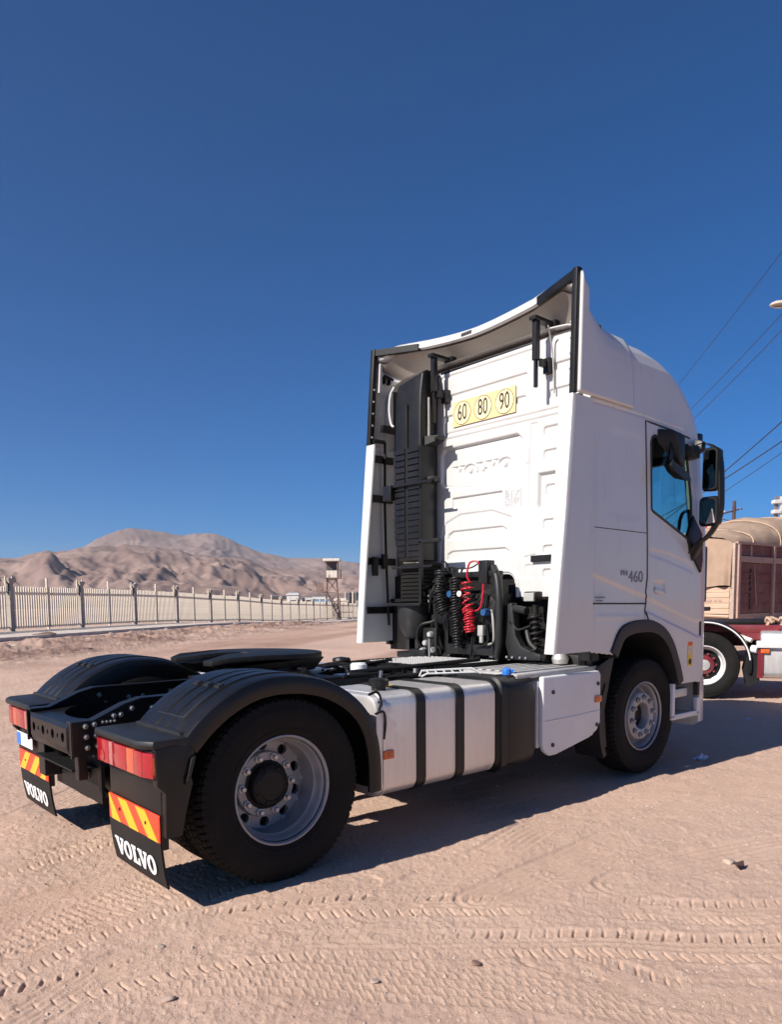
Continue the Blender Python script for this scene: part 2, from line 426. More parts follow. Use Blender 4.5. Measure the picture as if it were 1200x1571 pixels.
TRACKS = [  # control points, half width, pattern, depth
    ([(3.4, -4.25), (1.59, -3.2), (.93, -2.52), (.22, -1.86), (-.2, -1.58), (-.62, -1.36), (-1.5, -1.15), (-3, -1.0)], .135, 'lug', .011),
    ([(3.0, -4.85), (1.26, -3.42), (.61, -2.78), (-.06, -2.2), (-.52, -1.84), (-1.3, -1.55), (-3, -1.3)], .135, 'lug', .0105),
    ([(1.4, -4.5), (.59, -3.55), (.22, -3.02), (-.28, -2.42), (-.85, -1.85), (-1.6, -1.3), (-2.6, -.7)], .16, 'block', .004),
    ([(-2.2, -1.45), (-1.39, -1.03), (-1.0, -.90), (-.45, -.72), (.6, -.62), (3, -.6)], .13, 'block', .009),
    ([(-2.3, -1.75), (-1.43, -1.25), (-.95, -1.08), (-.3, -1.02), (.8, -1.03), (3, -1.1)], .12, 'lug', .008),
    ([(.1, -1.86), (.6, -1.72), (1.25, -1.66), (2.25, -1.5), (4.8, -1.7), (8, -2.4)], .14, 'rib', .015),
    ([(.6, -2.1), (1.6, -2.05), (3.0, -1.98), (5.4, -2.3), (9, -3.2)], .14, 'rib', .015),
    ([(1.3, -2.5), (1.7, -2.52), (2.7, -2.84), (4.2, -3.5)], .16, 'rib', .013),
    ([(.35, -2.7), (.42, -2.95), (.5, -3.25), (.75, -3.5)], .13, 'lug', .009),
    ([(-3, 3.4), (0, 4.6), (4, 8.5), (9, 16), (16, 24), (30, 36), (60, 60)], .5, 'rib', .03),
    ([(-3, 5.6), (0, 6.9), (4, 11), (9, 18.6), (16, 26.4), (30, 38), (60, 62)], .5, 'rib', .03),
    ([(4.6, 1.5), (7, 1.8), (10, 1.0), (14, -1), (20, -5)], .2, 'rib', .014),
    ([(5, .9), (7, .7), (9.5, -.3), (13, -2.6)], .2, 'block', .014),
    ([(-2.2, -2.05), (-1.5, -1.7), (-1.1, -1.5), (-.6, -1.45), (.3, -1.5)], .11, 'rib', .010),
    ([(1.2, -2.15), (2.6, -2.2), (5.0, -2.9), (8, -4.2)], .16, 'rib', .013),
    ([(2.7, -1.55), (4.8, -2.0), (7.5, -3.0)], .12, 'rib', .012),
    ([(-1.9, -.75), (-1.0, -.55), (0, -.45), (3, -.4)], .10, 'rib', .012),
    ([(-1.9, -.4), (-1.2, 0), (-.2, .2), (2, .3)], .13, 'lug', .012),
    ([(-2, .5), (-1.2, .9), (0, 1.8), (2, 4.2)], .14, 'rib', .012),
]
def ground_fields(x, y):
    z = base_h(x, y)
    t, w = fence_coords(x, y)
    d = np.hypot(x - CAM[0], y - CAM[1])
    z = z + .018 * fbm(x * .9 + 3, y * .9 - 7, 301, 3) * sstep(d / 3)
    z = z + 0.035 * fbm(x * .35, y * .35, 1, 3) * sstep(d / 6) * np.where(w < 5, .3, 1) + .015 * fbm(x * 1.3, y * 1.3, 5, 3)
    berm = sstep((w - 4.9) / .9) * (1 - sstep((w - 9.5) / 5.0))
    far_fade = 1 - sstep((d - 140) / 60)
    lump = fbm(x * .9, y * .9, 21, 4, .6)
    z = z + berm * far_fade * (-.04 + .30 * np.clip(lump, -.15, 1) * (1 - sstep((w - 7) / 4)) + .14 * np.clip(fbm(x * 3, y * 3, 25, 4, .6), -.1, 1))
    near = d < 24
    mask = np.zeros(x.shape)
    xn, yn = x[near], y[near]
    zf = .007 * fbm(xn * 6, yn * 6, 31, 4, .55) + .0045 * fbm(xn * 34, yn * 34, 41, 3, .6)
    clod = fbm(xn * 18, yn * 18, 47, 3, .55)
    zf += .012 * np.clip(clod - .22, 0, 1) + .010 * np.clip(fbm(xn * 46, yn * 46, 57, 2, .5) - .27, 0, 1)
    tr = np.zeros(xn.shape); mk = np.zeros(xn.shape)
    for k, (pts, hw, pat, dep) in enumerate(TRACKS):
        P = catmull(pts, 8)
        a = np.array(P)
        sel = (xn > a[:, 0].min() - 1) & (xn < a[:, 0].max() + 1) & (yn > a[:, 1].min() - 1) & (yn < a[:, 1].max() + 1)
        if not sel.any(): continue
        s, l = polyline_coords(xn[sel], yn[sel], P)
        q = np.abs(l) / hw
        wear = np.clip(.62 + 1.9 * vnoise(s * 1.3 + k * 7, l * 3 + k, 60 + k) + .8 * vnoise(s * 5 + k, l * 9, 90 + k), .05, 1)
        ins = 1 - sstep((q - .92) / .16)
        brk = sstep((vnoise(s * .8 + 3 * k, l * 1.5 + k, 120 + k) + .50 + .5 * vnoise(s * 4, l * 14 + k, 140 + k)) / .35)
        h = -dep * (.75 if pat == 'rib' else .38) * ins + dep * .22 * np.exp(-((q - 1.12) / .10) ** 2)
        wear = wear * brk; s = s + .010 * vnoise(s * 9, l * 20, 160 + k)
        if pat == 'lug':
            sh = sstep((q - .40) / .06) * (1 - sstep((q - .93) / .06))
            ph = (s + np.where(l > 0, .035, 0) + np.abs(l) * .35) / .066
            ph = ph - np.floor(ph)
            h += sh * wear * dep * (.35 * np.exp(-((ph - .70) / .10) ** 2) - 1.35 * np.exp(-((ph - .5) / .085) ** 2))
            for c in (-.36, 0.0, .36): h += wear * dep * .6 * np.exp(-((l / hw - c) / .04) ** 2)
        elif pat == 'block':
            ph = (s + .4 * l) / .047; ph = ph - np.floor(ph)
            row = np.floor((l / hw + 1) * 2.5); ph2 = (s + .4 * l) / .047 + .5 * (row % 2); ph2 = ph2 - np.floor(ph2)
            fr = (l / hw + 1) * 2.5; fr = fr - np.floor(fr)
            h += wear * dep * .9 * ins * np.maximum(np.exp(-((ph2 - .5) / .14) ** 2), np.exp(-((fr - .5) / .47) ** 16) * 0 + np.exp(-(np.minimum(fr, 1 - fr) / .09) ** 2))
        else:
            for c in (-.7, -.35, 0.0, .35, .7): h += wear * dep * .6 * np.exp(-((l / hw - c) / .09) ** 2) * ins
        tmp = tr[sel]; tr[sel] = np.where(np.abs(h) > np.abs(tmp), h * np.clip(wear + .25, 0, 1), tmp)
        mm = mk[sel]; mk[sel] = np.maximum(mm, ins * wear)
    fadeN = 1 - sstep((d[near] - 16) / 8)
    zf = zf * (1 - .45 * mk) + tr
    z[near] += zf * fadeN
    mask[near] = mk * fadeN
    soil = berm * far_fade * np.clip(.75 + 1.0 * fbm(x * .5, y * .5, 71, 3), 0, 1)
    soil = np.maximum(soil, .6 * sstep((w - 4.5) / .5) * (1 - sstep((w - 17) / 6)) * np.clip(fbm(x * .18, y * .18, 75, 3) * 2.2, 0, 1))
    # long streaks of compacted and loose dust along the lane
    st = fbm(t * .035, w * .55, 81, 4) * sstep((d - 6) / 10)
    return z, soil, mask, st

def make_ground():
    c0 = math.atan2(CF[1], CF[0])
    rn = [1.5]
    while rn[-1] < 9: rn.append(rn[-1] * 1.0034)
    while rn[-1] < 60: rn.append(rn[-1] * 1.012)
    while rn[-1] < 400: rn.append(rn[-1] * 1.03)
    rn = np.array(rn)
    th = c0 + np.radians(np.linspace(-33, 33, 860))
    R_, T_ = np.meshgrid(rn, th, indexing='ij')
    X1 = CAM[0] + R_ * np.cos(T_); Y1 = CAM[1] + R_ * np.sin(T_)
    V1 = [X1.ravel(), Y1.ravel()]; Q1 = gridquads(len(rn), len(th))
    # the rest of the disc, coarse
    th2 = c0 + np.radians(np.linspace(33, 327, 150))
    r2 = np.concatenate([[0.02], np.geomspace(.6, 400, 110)])
    R2, T2 = np.meshgrid(r2, th2, indexing='ij')
    th3 = c0 + np.radians(np.linspace(-33, 33, 40)); r3 = np.concatenate([[0.02], np.linspace(.4, 1.5, 6)])
    R3, T3 = np.meshgrid(r3, th3, indexing='ij')
    th4 = c0 + np.radians(np.linspace(-180, 180, 181)); r4 = np.geomspace(rn[-1] * .999, 10000, 40)
    R4, T4 = np.meshgrid(r4, th4, indexing='ij')
    VX, VY, Q = [V1[0]], [V1[1]], [Q1]; n = len(V1[0])
    for R__, T__ in ((R2, T2), (R3, T3), (R4, T4)):
        VX.append((CAM[0] + R__ * np.cos(T__)).ravel()); VY.append((CAM[1] + R__ * np.sin(T__)).ravel())
        Q.append(gridquads(*R__.shape) + n); n += R__.size
    x = np.concatenate(VX); y = np.concatenate(VY); q = np.concatenate(Q)
    z, soil, mk, st = ground_fields(x, y)
    o = npmesh('ground', np.stack([x, y, z], 1), q, 'ground')
    for nm, arr in (('soil', soil), ('track', mk), ('streak', st)):
        at = o.data.attributes.new(nm, 'FLOAT', 'POINT'); at.data.foreach_set('value', arr.astype(np.float32))
    o['kind'] = 'structure'
    return o
def ground_material():
    m = bpy.data.materials.new('pink_desert_dust'); m.use_nodes = True
    t = m.node_tree; b = t.nodes['Principled BSDF']
    b.inputs['Roughness'].default_value = 0.95; b.inputs['Specular IOR Level'].default_value = 0.15
    tc = t.nodes.new('ShaderNodeTexCoord')
    def noise(sc, det=6, ro=.6):
        n = t.nodes.new('ShaderNodeTexNoise'); n.inputs['Scale'].default_value = sc; n.inputs['Detail'].default_value = det; n.inputs['Roughness'].default_value = ro
        t.links.new(tc.outputs['Object'], n.inputs['Vector']); return n.outputs[0]
    def rng_(src, a, b_, c=0., d=1.):
        r = t.nodes.new('ShaderNodeMapRange'); r.inputs[1].default_value = a; r.inputs[2].default_value = b_; r.inputs[3].default_value = c; r.inputs[4].default_value = d
        t.links.new(src, r.inputs[0]); return r.outputs[0]
    def mix(f, a, b_):
        r = t.nodes.new('ShaderNodeMix'); r.data_type = 'RGBA'; t.links.new(f, r.inputs[0])
        for k, v in ((6, a), (7, b_)):
            if isinstance(v, tuple): r.inputs[k].default_value = (*v, 1)
            else: t.links.new(v, r.inputs[k])
        return r.outputs[2]
    def attr(nm):
        a = t.nodes.new('ShaderNodeAttribute'); a.attribute_name = nm; return a.outputs['Fac']
    c = mix(rng_(noise(.45, 8), .35, .65), (0.49, 0.318, 0.24), (0.605, 0.42, 0.325))
    c = mix(rng_(noise(5, 6, .7), .45, .75, 0, .55), c, (0.64, 0.465, 0.37))
    c = mix(rng_(noise(60, 4, .7), .52, .72, 0, .7), c, (0.32, 0.19, 0.128))
    c = mix(rng_(noise(14, 5, .7), .55, .72, 0, .55), c, (0.38, 0.23, 0.158))
    c = mix(rng_(attr('streak'), -.3, .45, 0, .8), c, (0.52, 0.385, 0.31))
    c = mix(rng_(attr('streak'), -.05, -.5, 0, .7), c, (0.32, 0.20, 0.152))
    c = mix(rng_(attr('track'), 0, 1, 0, .25), c, (0.56, 0.385, 0.28))
    c = mix(rng_(attr('soil'), .05, 1, 0, .85), c, mix(rng_(noise(2.2, 6, .7), .4, .65), (0.15, 0.09, 0.072), (0.30, 0.19, 0.155)))
    t.links.new(c, b.inputs['Base Color'])
    bp = t.nodes.new('ShaderNodeBump'); bp.inputs['Strength'].default_value = 0.8; bp.inputs['Distance'].default_value = 0.007
    ad = t.nodes.new('ShaderNodeMath'); ad.operation = 'ADD'
    t.links.new(noise(150, 4, .7), ad.inputs[0]); t.links.new(noise(40, 4, .6), ad.inputs[1])
    t.links.new(ad.outputs[0], bp.inputs['Height']); t.links.new(bp.outputs[0], b.inputs['Normal'])
    M['ground'] = m
ground_material()
ground = make_ground()

# ------------------------------------------------------------------ mountains
def rock_mat(name, c1, c2, c3):
    m = bpy.data.materials.new(name); m.use_nodes = True
    t = m.node_tree; b = t.nodes['Principled BSDF']; b.inputs['Roughness'].default_value = 1; b.inputs['Specular IOR Level'].default_value = .05
    tc = t.nodes.new('ShaderNodeTexCoord')
    src = None
    for sc, col, lo, hi in ((.0016, c2, .42, .6), (.006, c3, .5, .68)):
        n = t.nodes.new('ShaderNodeTexNoise'); n.inputs['Scale'].default_value = sc; n.inputs['Detail'].default_value = 8; n.inputs['Roughness'].default_value = .6
        t.links.new(tc.outputs['Object'], n.inputs['Vector'])
        r = t.nodes.new('ShaderNodeMapRange'); r.inputs[1].default_value = lo; r.inputs[2].default_value = hi; r.inputs[4].default_value = .8
        t.links.new(n.outputs[0], r.inputs[0])
        x = t.nodes.new('ShaderNodeMix'); x.data_type = 'RGBA'; t.links.new(r.outputs[0], x.inputs[0])
        x.inputs[6].default_value = (*c1, 1); x.inputs[7].default_value = (*col, 1)
        if src: t.links.new(src, x.inputs[6])
        src = x.outputs[2]
    t.links.new(src, b.inputs['Base Color'])
    M[name] = m
rock_mat('mountain', (0.27, 0.19, 0.165), (0.185, 0.125, 0.108), (0.34, 0.245, 0.205))
def mountain(name, prof, r0, rp, r1, seed, rough, nscale):
    px = np.array([p[0] for p in prof], float); py = np.array([p[1] for p in prof], float)
    fwd = math.atan2(CF[1], CF[0])
    az = fwd - np.arctan((px - 600) / 1136); el = (925 - py) / 1136 * np.cos(az - fwd)
    o = np.argsort(az); az, el = az[o], el[o]
    A = np.linspace(az[0], az[-1], 560); Rr = np.concatenate([np.linspace(r0, rp, 150)[:-1], np.linspace(rp, r1, 50)])
    E_ = np.interp(A, az, el)
    k = np.ones(9) / 9; E_ = np.convolve(np.pad(E_, 4, mode='edge'), k, 'valid')
    R_, A_ = np.meshgrid(Rr, A, indexing='ij')
    X = CAM[0] + R_ * np.cos(A_); Y = CAM[1] + R_ * np.sin(A_)
    u = np.where(R_ <= rp, (R_ - r0) / (rp - r0), 1 - (R_ - rp) / (r1 - rp) * 1.0)
    shape = np.clip(u, 0, 1) ** 1.7
    H = rp * E_[None, :] * np.ones_like(R_)
    sc = nscale
    rid = fbm(X / sc + .3 * fbm(X / sc, Y / sc, seed + 50, 3), Y / sc, seed, 6, .52, ridged=True)
    det = fbm(X / (sc * .3), Y / (sc * .3), seed + 20, 4, .55, ridged=True)
    arcl = A_ * rp
    gul = fbm(arcl / (sc * .42) + .8 * fbm(X / (sc * .8), Y / (sc * .8), seed + 70, 3), R_ / (sc * 2.6), seed + 60, 4, .6, ridged=True)
    top = np.clip(1 - np.abs(R_ - rp) / (.22 * rp), 0, 1)
    Z = H * shape + H * rough * (rid * .62 + det * .26 + gul * .42 - .15) * np.clip(shape * 3.0, 0, 1) * (1 - .72 * top) * np.where(u < .03, u / .03, 1)
    Z = np.maximum(Z, -1.5) - 1.5
    Z[0, :] = -6; Z[-1, :] = -6
    ob = npmesh(name, np.stack([X.ravel(), Y.ravel(), Z.ravel()], 1), gridquads(*R_.shape), 'mountain')
    ob['kind'] = 'structure'
    return ob
mountain('mountain', [(-500, 862), (-250, 852), (-100, 856), (0, 850), (25, 853), (60, 846), (110, 840), (135, 838), (180, 836), (215, 835), (240, 835), (275, 838), (310, 847), (345, 851), (380, 856), (410, 866), (440, 872), (480, 876), (545, 880), (640, 886), (760, 890), (900, 896), (1100, 905), (1400, 908)], 1300, 2900, 4300, 100, .46, 430)
mountain('mountain', [(-500, 890), (-200, 880), (0, 866), (80, 848), (135, 834), (165, 819), (190, 811), (210, 809), (240, 813), (265, 819), (290, 823), (310, 821), (340, 820), (365, 828), (390, 841), (420, 849), (450, 856), (475, 857), (500, 855), (520, 858), (545, 865), (600, 872), (700, 885), (850, 890), (1100, 905)], 4300, 6500, 8800, 200, .36, 900)

# ------------------------------------------------------------------ fence
def at(px, d, z=None, py=925.0):
    r = (px - 600) / 1135.8 * CX - (py - 1026.84) / 1135.8 * CY + CF
    p = CAM + r * d
    return (p[0], p[1], p[2] if z is None else z)
def gz(x, y): return float(base_h(np.array([float(x)]), np.array([float(y)]))[0])
FA = math.atan2(FD[1], FD[0])
fence = tag(empty('fence', (FQ[0], FQ[1], .2)), 'long pale picket fence with tall grey posts along the far side of the lane', 'fence')
def fxy(t, w=0): return FQ[0] + FD[0] * t + FN[0] * w, FQ[1] + FD[1] * t + FN[1] * w
def fz(t): x, y = fxy(t); return gz(x, y)
def at_fence(o, t, w=0, dz=0, tilt=0):
    x, y = fxy(t, w); o.location = (x - FQ[0], y - FQ[1], fz(t) + dz - .2); o.rotation_euler = (0, -tilt, FA); return o
BAYS = range(-3, 15)
b = MB(); b.bb(-.14, .14, -.14, .14, -.3, 2.45)
b.loft([[(s * .14, q * .14, 2.45) for s, q in ((-1, -1), (1, -1), (1, 1), (-1, 1))], [(s * .24, q * .2, 2.66) for s, q in ((-1, -1), (1, -1), (1, 1), (-1, 1))], [(s * .24, q * .2, 2.75) for s, q in ((-1, -1), (1, -1), (1, 1), (-1, 1))]])
post0 = b.build('fence_post', 'fence_post', fence, bevel=.012, seg=1)
sp = MB()
for s in (-1, 1): sp.loft([[(s * .22 + a * .035, c * .03, 2.05 if s < 0 else 2.3) for a, c in ((-1, -1), (1, -1), (1, 1), (-1, 1))], [(s * .25 + a * .03, c * .025, 2.86) for a, c in ((-1, -1), (1, -1), (1, 1), (-1, 1))]])
spike0 = sp.build('spike', 'fence_white', post0)
mid0 = MB().bb(-.05, .05, -.05, .05, -.15, 2.85).build('middle_post', 'fence_white', fence, bevel=.008, seg=1)
rail_mb = MB(); rail_mb.bb(0, 6, -.03, .03, 2.02, 2.10); rail0 = rail_mb.build('rail', 'fence_white', fence)
rail_l = MB().bb(0, 6, -.03, .03, .27, .35).build('rail', 'fence_white', fence)
pk = MB(); pk.loft([[(a * .045, c * .022 - .055, z) for a, c in ((-1, -1), (1, -1), (1, 1), (-1, 1))] for z in (.22, 2.30)] + [[(a * .012, c * .022 - .055, 2.36) for a, c in ((-1, -1), (1, -1), (1, 1), (-1, 1))]])
pick0 = pk.build('picket', 'fence_white', fence)
kerb0 = MB().bb(0, 6, -4.9, .25, -.4, .10).build('kerb', 'concrete', fence, bevel=.02, seg=1)
first = True; npick = 0; rest = MB()
order = sorted(BAYS, key=lambda i: abs(i))
for i in order:
    t = i * 6.0
    tl = math.atan2(fz(t + 6) - fz(t), 6)
    def use(o): return o if first else copy_obj(o, fence)
    p = use(post0); at_fence(p, t)
    if not first: copy_obj(spike0, p)
    at_fence(use(mid0), t + 3)
    at_fence(use(rail0), t, 0, 0, tl); at_fence(use(rail_l), t, 0, 0, tl); at_fence(use(kerb0), t, 0, 0, tl)
    for k in range(28):
        tt = t + .28 + (k + (.5 if k >= 14 else 0)) * .193
        if npick < 300 and -1 <= i < 12:
            o = pick0 if npick == 0 else copy_obj(pick0, fence)
            at_fence(o, tt, 0, random.uniform(-.015, .015)); npick += 1
        else:
            x, y = fxy(tt); z = fz(tt) - .2
            R3 = Matrix.Rotation(FA, 3, 'Z')
            for v in [pk]:
                rest.add([tuple(R3 @ Vector(q) + Vector((x - FQ[0], y - FQ[1], z))) for q in v.v], v.f)
    first = False
tag(rest.build('pickets', 'fence_white', fence, smooth=False), kind='stuff')

# ------------------------------------------------------------------ guard tower behind the fence
tp = at(510, 100); tz = gz(tp[0], tp[1]) - .1
RV = math.atan2(CX[1], CX[0])
tower = tag(empty('guard_tower', (tp[0], tp[1], tz), RV), 'brown steel watchtower with a pale cabin and zigzag stair behind the fence', 'guard tower')
lg = None
for sx, sy in ((-1, -1), (1, -1), (1, 1), (-1, 1)):
    MB().tube([(sx * .95, sy * .95, 0), (sx * .62, sy * .62, 5.7)], .055, 6).build('leg', 'rust', tower)
for z0, z1 in ((0, 1.9), (1.9, 3.8), (3.8, 5.6)):
    w0 = .95 - .33 * z0 / 5.7; w1 = .95 - .33 * z1 / 5.7
    for a in range(4):
        R3 = Matrix.Rotation(a * PI / 2, 3, 'Z')
        MB().tube([R3 @ Vector((-w0, -w0, z0)), R3 @ Vector((w1, -w1, z1))], .035, 5).tube([R3 @ Vector((w0, -w0, z0)), R3 @ Vector((-w1, -w1, z1))], .035, 5).tube([R3 @ Vector((-w1, -w1, z1)), R3 @ Vector((w1, -w1, z1))], .035, 5).build('brace', 'rust', tower)
MB().bb(-1.15, 1.25, -1.1, 1.1, 5.7, 5.82).build('platform', 'rust', tower)
for a in range(4):
    R4 = Matrix.Rotation(a * PI / 2, 4, 'Z')
    for k in range(3):
        o = MB().bb(-.72 + k * .5, -.28 + k * .5, -.8, -.75, 5.82, 6.75).build('panel', 'cabin', tower); o.matrix_local = R4
    MB().bb(-.83, -.73, -.83, -.73, 5.82, 8.0).build('cabin_post', 'rust', tower).matrix_local = R4
MB().bb(-.74, .74, .70, .74, 6.75, 8.0).build('window', 'shed_dark', tower)
MB().bb(-1.1, 1.15, -1.1, 1.1, 8.0, 8.32).build('roof', 'cabin', tower, bevel=.03, seg=1)
st = MB(); st.tube([(.9, -1.1, .6), (-.75, -1.1, 4.0)], .10, 5).tube([(.9, -1.6, .6), (-.75, -1.6, 4.0)], .08, 5).bb(-1.9, -.7, -1.7, -1.0, 3.9, 4.02)
for k in range(14): st.bb(.9 - k * .12 - .1, .9 - k * .12 + .1, -1.6, -1.1, .7 + k * .245, .74 + k * .245)
st.build('stair', 'rust', tower)
rl = MB()
for x in (-1.9, -1.5, -1.1): rl.tube([(x, -1.7, 4.0), (x, -1.7, 5.1)], .04, 5)
rl.tube([(-1.9, -1.7, 5.1), (-1.1, -1.7, 5.1), (-.9, -1.2, 6.6)], .05, 5).bb(-1.9, -1.0, -1.72, -1.69, 4.1, 5.0)
rl.tube([(1.15, -1.0, 5.8), (1.15, -1.0, 7.0)], .05, 5).tube([(1.15, 1.0, 5.8), (1.15, 1.0, 7.0)], .05, 5).tube([(1.15, -1, 6.8), (1.15, 1, 6.8)], .05, 5)
rl.build('railing', 'rust', tower)
MB().tube([(1.2, -1.3, 0), (1.05, -1.3, 3.0)], .12, 6).tube([(1.1, -1.3, 1.2), (2.8, -1.3, 1.2)], .08, 6).build('support', 'rust', tower)

# ------------------------------------------------------------------ sheds and tanks far behind the fence
def shed(px, d, w, h, dep, m, label, cat='shed', roof=None, wins=0, name='storage_shed', z=0):
    p = at(px, d); g = gz(p[0], p[1]) - .3
    r = tag(empty(name, (p[0], p[1], g), RV), label, cat, 'low buildings behind the fence')
    MB().bb(-w / 2, w / 2, 0, dep, 0, h).build('wall', m, r)
    b = MB(); b.loft([[(-w / 2 - .15, -.15, h), (w / 2 + .15, -.15, h), (w / 2 + .15, dep + .15, h), (-w / 2 - .15, dep + .15, h)], [(-w / 2 - .15, -.15, h + .12), (w / 2 + .15, -.15, h + .12), (w / 2 - .2, dep * .5, h + .45), (-w / 2 + .2, dep * .5, h + .45)]]).build('roof', roof or m, r)
    for k in range(wins):
        x = -w / 2 + (k + .5) * w / wins
        MB().bb(x - w / wins * .28, x + w / wins * .28, -.04, .02, h * .45, h * .8).build('window', 'shed_dark', r)
    return r
shed(437, 150, 5.5, 4.3, 4, 'shed_brown', 'dark brown low shed farthest left behind the fence', roof='shed_dark', wins=2)
shed(449, 138, 2.2, 4.6, 3, 'shed_white', 'small white cabin with slatted front behind the fence', wins=1, name='white_cabin', cat='cabin')
shed(462, 150, 4.2, 4.2, 4, 'shed_white', 'white roofed shed with dark openings behind the fence', roof='shed_brown', wins=2)
shed(474, 140, 2.5, 3.7, 3, 'shed_brown', 'small brown hut right of the white roofed shed', roof='shed_white', wins=1, name='hut', cat='hut')
shed(492, 128, 3.4, 3.6, 3, 'shed_blue', 'pale blue shed just left of the watchtower', roof='shed_white', wins=2)
shed(527, 120, 3.2, 3.2, 3, 'cabin', 'low cream shed just right of the watchtower', wins=1)
for px, lab in ((536, 'dark upright tank just right of the watchtower'), (547, 'second dark upright tank beside the truck cab edge')):
    p = at(px, 118); r = tag(empty('water_tank', (p[0], p[1], gz(p[0], p[1]) - .2), RV), lab, 'tank')
    MB().lathe([(0, 0), (.46, 0), (.46, 4.2), (.40, 4.35), (0, 4.4)], lambda a, b_, h: (a, b_, h), 16).build('shell', 'shed_dark', r)
    MB().tube([(-.62, -.5, 0), (-.62, -.5, 4.5)], .07, 6).tube([(.62, -.5, 0), (.62, -.5, 4.5)], .07, 6).build('frame', 'fence_white', r)

# ------------------------------------------------------------------ poles, wires, lamp, tower on the right
def utility_pole(px, d, top, label, cross):
    p = at(px, d); g = gz(p[0], p[1])
    r = tag(empty('utility_pole', (p[0], p[1], g), RV), label, 'utility pole')
    MB().tube([(0, 0, -.5), (.12, 0, top - g)], [.17, .13], 10).build('pole', 'wood', r)
    a = .12 * cross / top
    MB().tube([(a - 1.6, -.05, cross - g - .35), (a + .62, -.05, cross - g + .2)], .07, 6).build('crossarm', 'wood', r)
    MB().tube([(a - 1.3, -.1, cross - g - .55), (a, -.1, cross - g - .85)], .035, 6).build('brace', 'wood', r)
    for x in (-1.4, -.8, .45):
        MB().lathe([(0, 0), (.05, 0), (.07, .06), (.04, .1), (.05, .16), (0, .18)], lambda u, v, h: (a + x + u, -.05 + v, cross - g + .1 + .23 * x / 1.5 - .08 + h), 8).build('insulator', 'shed_white', r)
    return r
utility_pole(1120, 60, 9.4, 'dark wooden utility pole with one crossarm right of the cab mirror', 8.6)
utility_pole(985, 75, 17.5, 'tall wooden pole carrying the wires, behind the cab', 16.5)
utility_pole(1420, 14, 11.5, 'wooden pole carrying the overhead wires beside the parked trucks', 9.2)
def wire(p0, p1, px, py, label, r=.012):
    pts = []
    for k in range(17):
        t = k / 16; sag = -.35 * 4 * t * (1 - t)
        pts.append([p0[i] + (p1[i] - p0[i]) * t + (sag if i == 2 else 0) for i in range(3)])
    n = len(pts)
    tag(MB().tube(pts, [r + (r * 1.6) * k / 16 for k in range(17)], 5).build('overhead_wire', 'wire'), label, 'wire', 'overhead wires on the right')
def at2(px, py, d): return at(px, d, None, py)
for (x0, y0), (x1, y1), lab in [((1420, 96), (980, 660), 'highest overhead wire, rising steeply to the top right edge'),
                               ((1420, 245), (980, 702), 'overhead wire that passes just below the street lamp head'),
                               ((1420, 278), (980, 718), 'third wire from the top, under the street lamp'),
                               ((1420, 450), (985, 822), 'thick overhead wire that meets the cab mirror near its top'),
                               ((1420, 527), (985, 806), 'thin overhead wire just under the thick one by the mirror'),
                               ((1420, 540), (985, 828), 'lowest overhead wire, beside the cab mirror')]:
    wire(at2(x0, y0, 14), at2(x1, y1, 75), 0, 0, lab, .016 if 'thick' in lab else .009)
lp = at2(1192, 468, 18)
lamp = tag(empty('street_lamp', (lp[0], lp[1], 0), RV), 'tan cobra head street lamp reaching in from the right edge', 'street lamp')
b = MB()
secs = [(-.17, .02, .015), (-.13, .10, .05), (-.02, .14, .085), (.18, .15, .09), (.42, .12, .075), (.58, .06, .05)]
b.loft([[(x, .9 * wy * math.cos(2 * PI * k / 14), lp[2] + (hz * 1.1 * math.sin(2 * PI * k / 14) if math.sin(2 * PI * k / 14) > 0 else hz * .55 * math.sin(2 * PI * k / 14)) + .05 * x) for k in range(14)] for x, wy, hz in secs])
b.build('lamp_head', 'lamp_tan', lamp)
b = MB(); b.loft([[(x, wy * math.cos(2 * PI * k / 12), lp[2] - .05 + .05 * x - hz * abs(math.sin(PI * k / 12)) * .5) for k in range(12)] for x, wy, hz in ((-.08, .03, .01), (.02, .10, .07), (.2, .11, .08), (.34, .05, .02))])
b.build('lens', 'lampglass', lamp)
MB().tube(catmull([(.5, 0, lp[2] + .03), (1.3, 0, lp[2] - .02), (1.9, 0, lp[2] - .3), (2.05, 0, lp[2] - .9)], 5), .035, 8).build('arm', 'lamp_tan', lamp)
MB().tube([(2.05, 0, -.3), (2.05, 0, lp[2] - .6)], [.10, .055], 12).build('pole', 'lamp_tan', lamp)
tw = at(1186, 150)
tele = tag(empty('antenna_tower', (tw[0], tw[1], 0), RV), 'slim white stacked platform tower rising behind the tarpaulin load', 'tower')
MB().bb(-.28, .28, -.28, .28, 0, 22).build('mast', 'shed_brown', tele)
for k in range(10):
    z = 3.0 + 1.95 * k
    MB().bb(-.85, .75, -.85, .5, z, z + .75).build('platform', 'shed_white', tele, bevel=.1, seg=1)
MB().bb(.55, .95, -.6, -.2, 0, 22).build('ladder', 'shed_white', tele)
p = at2(1086, 811, 25)
ban = tag(empty('sign_board', (p[0], p[1], 0), RV), 'small red sign seen through the gap in the cab mirror', 'sign')
MB().bb(-.17, .17, -.02, .02, p[2] - .3, p[2] + .35).build('board', 'hz_red', ban)
MB().bb(-.02, .10, -.027, -.02, p[2] - .12, p[2] + .12).build('mark', 'letter', ban)
MB().tube([(0, .05, -.2), (0, .05, p[2] - .2)], .04, 8).build('post', 'rust', ban)

# ================================================================== the white tractor truck
truck = tag(empty('tractor_truck', (0, 0, 0)), 'white two axle tractor truck seen from behind with open black chassis and fifth wheel', 'truck')
WB = 3.776
IDL = lambda a, b, h: (a, -h, b)

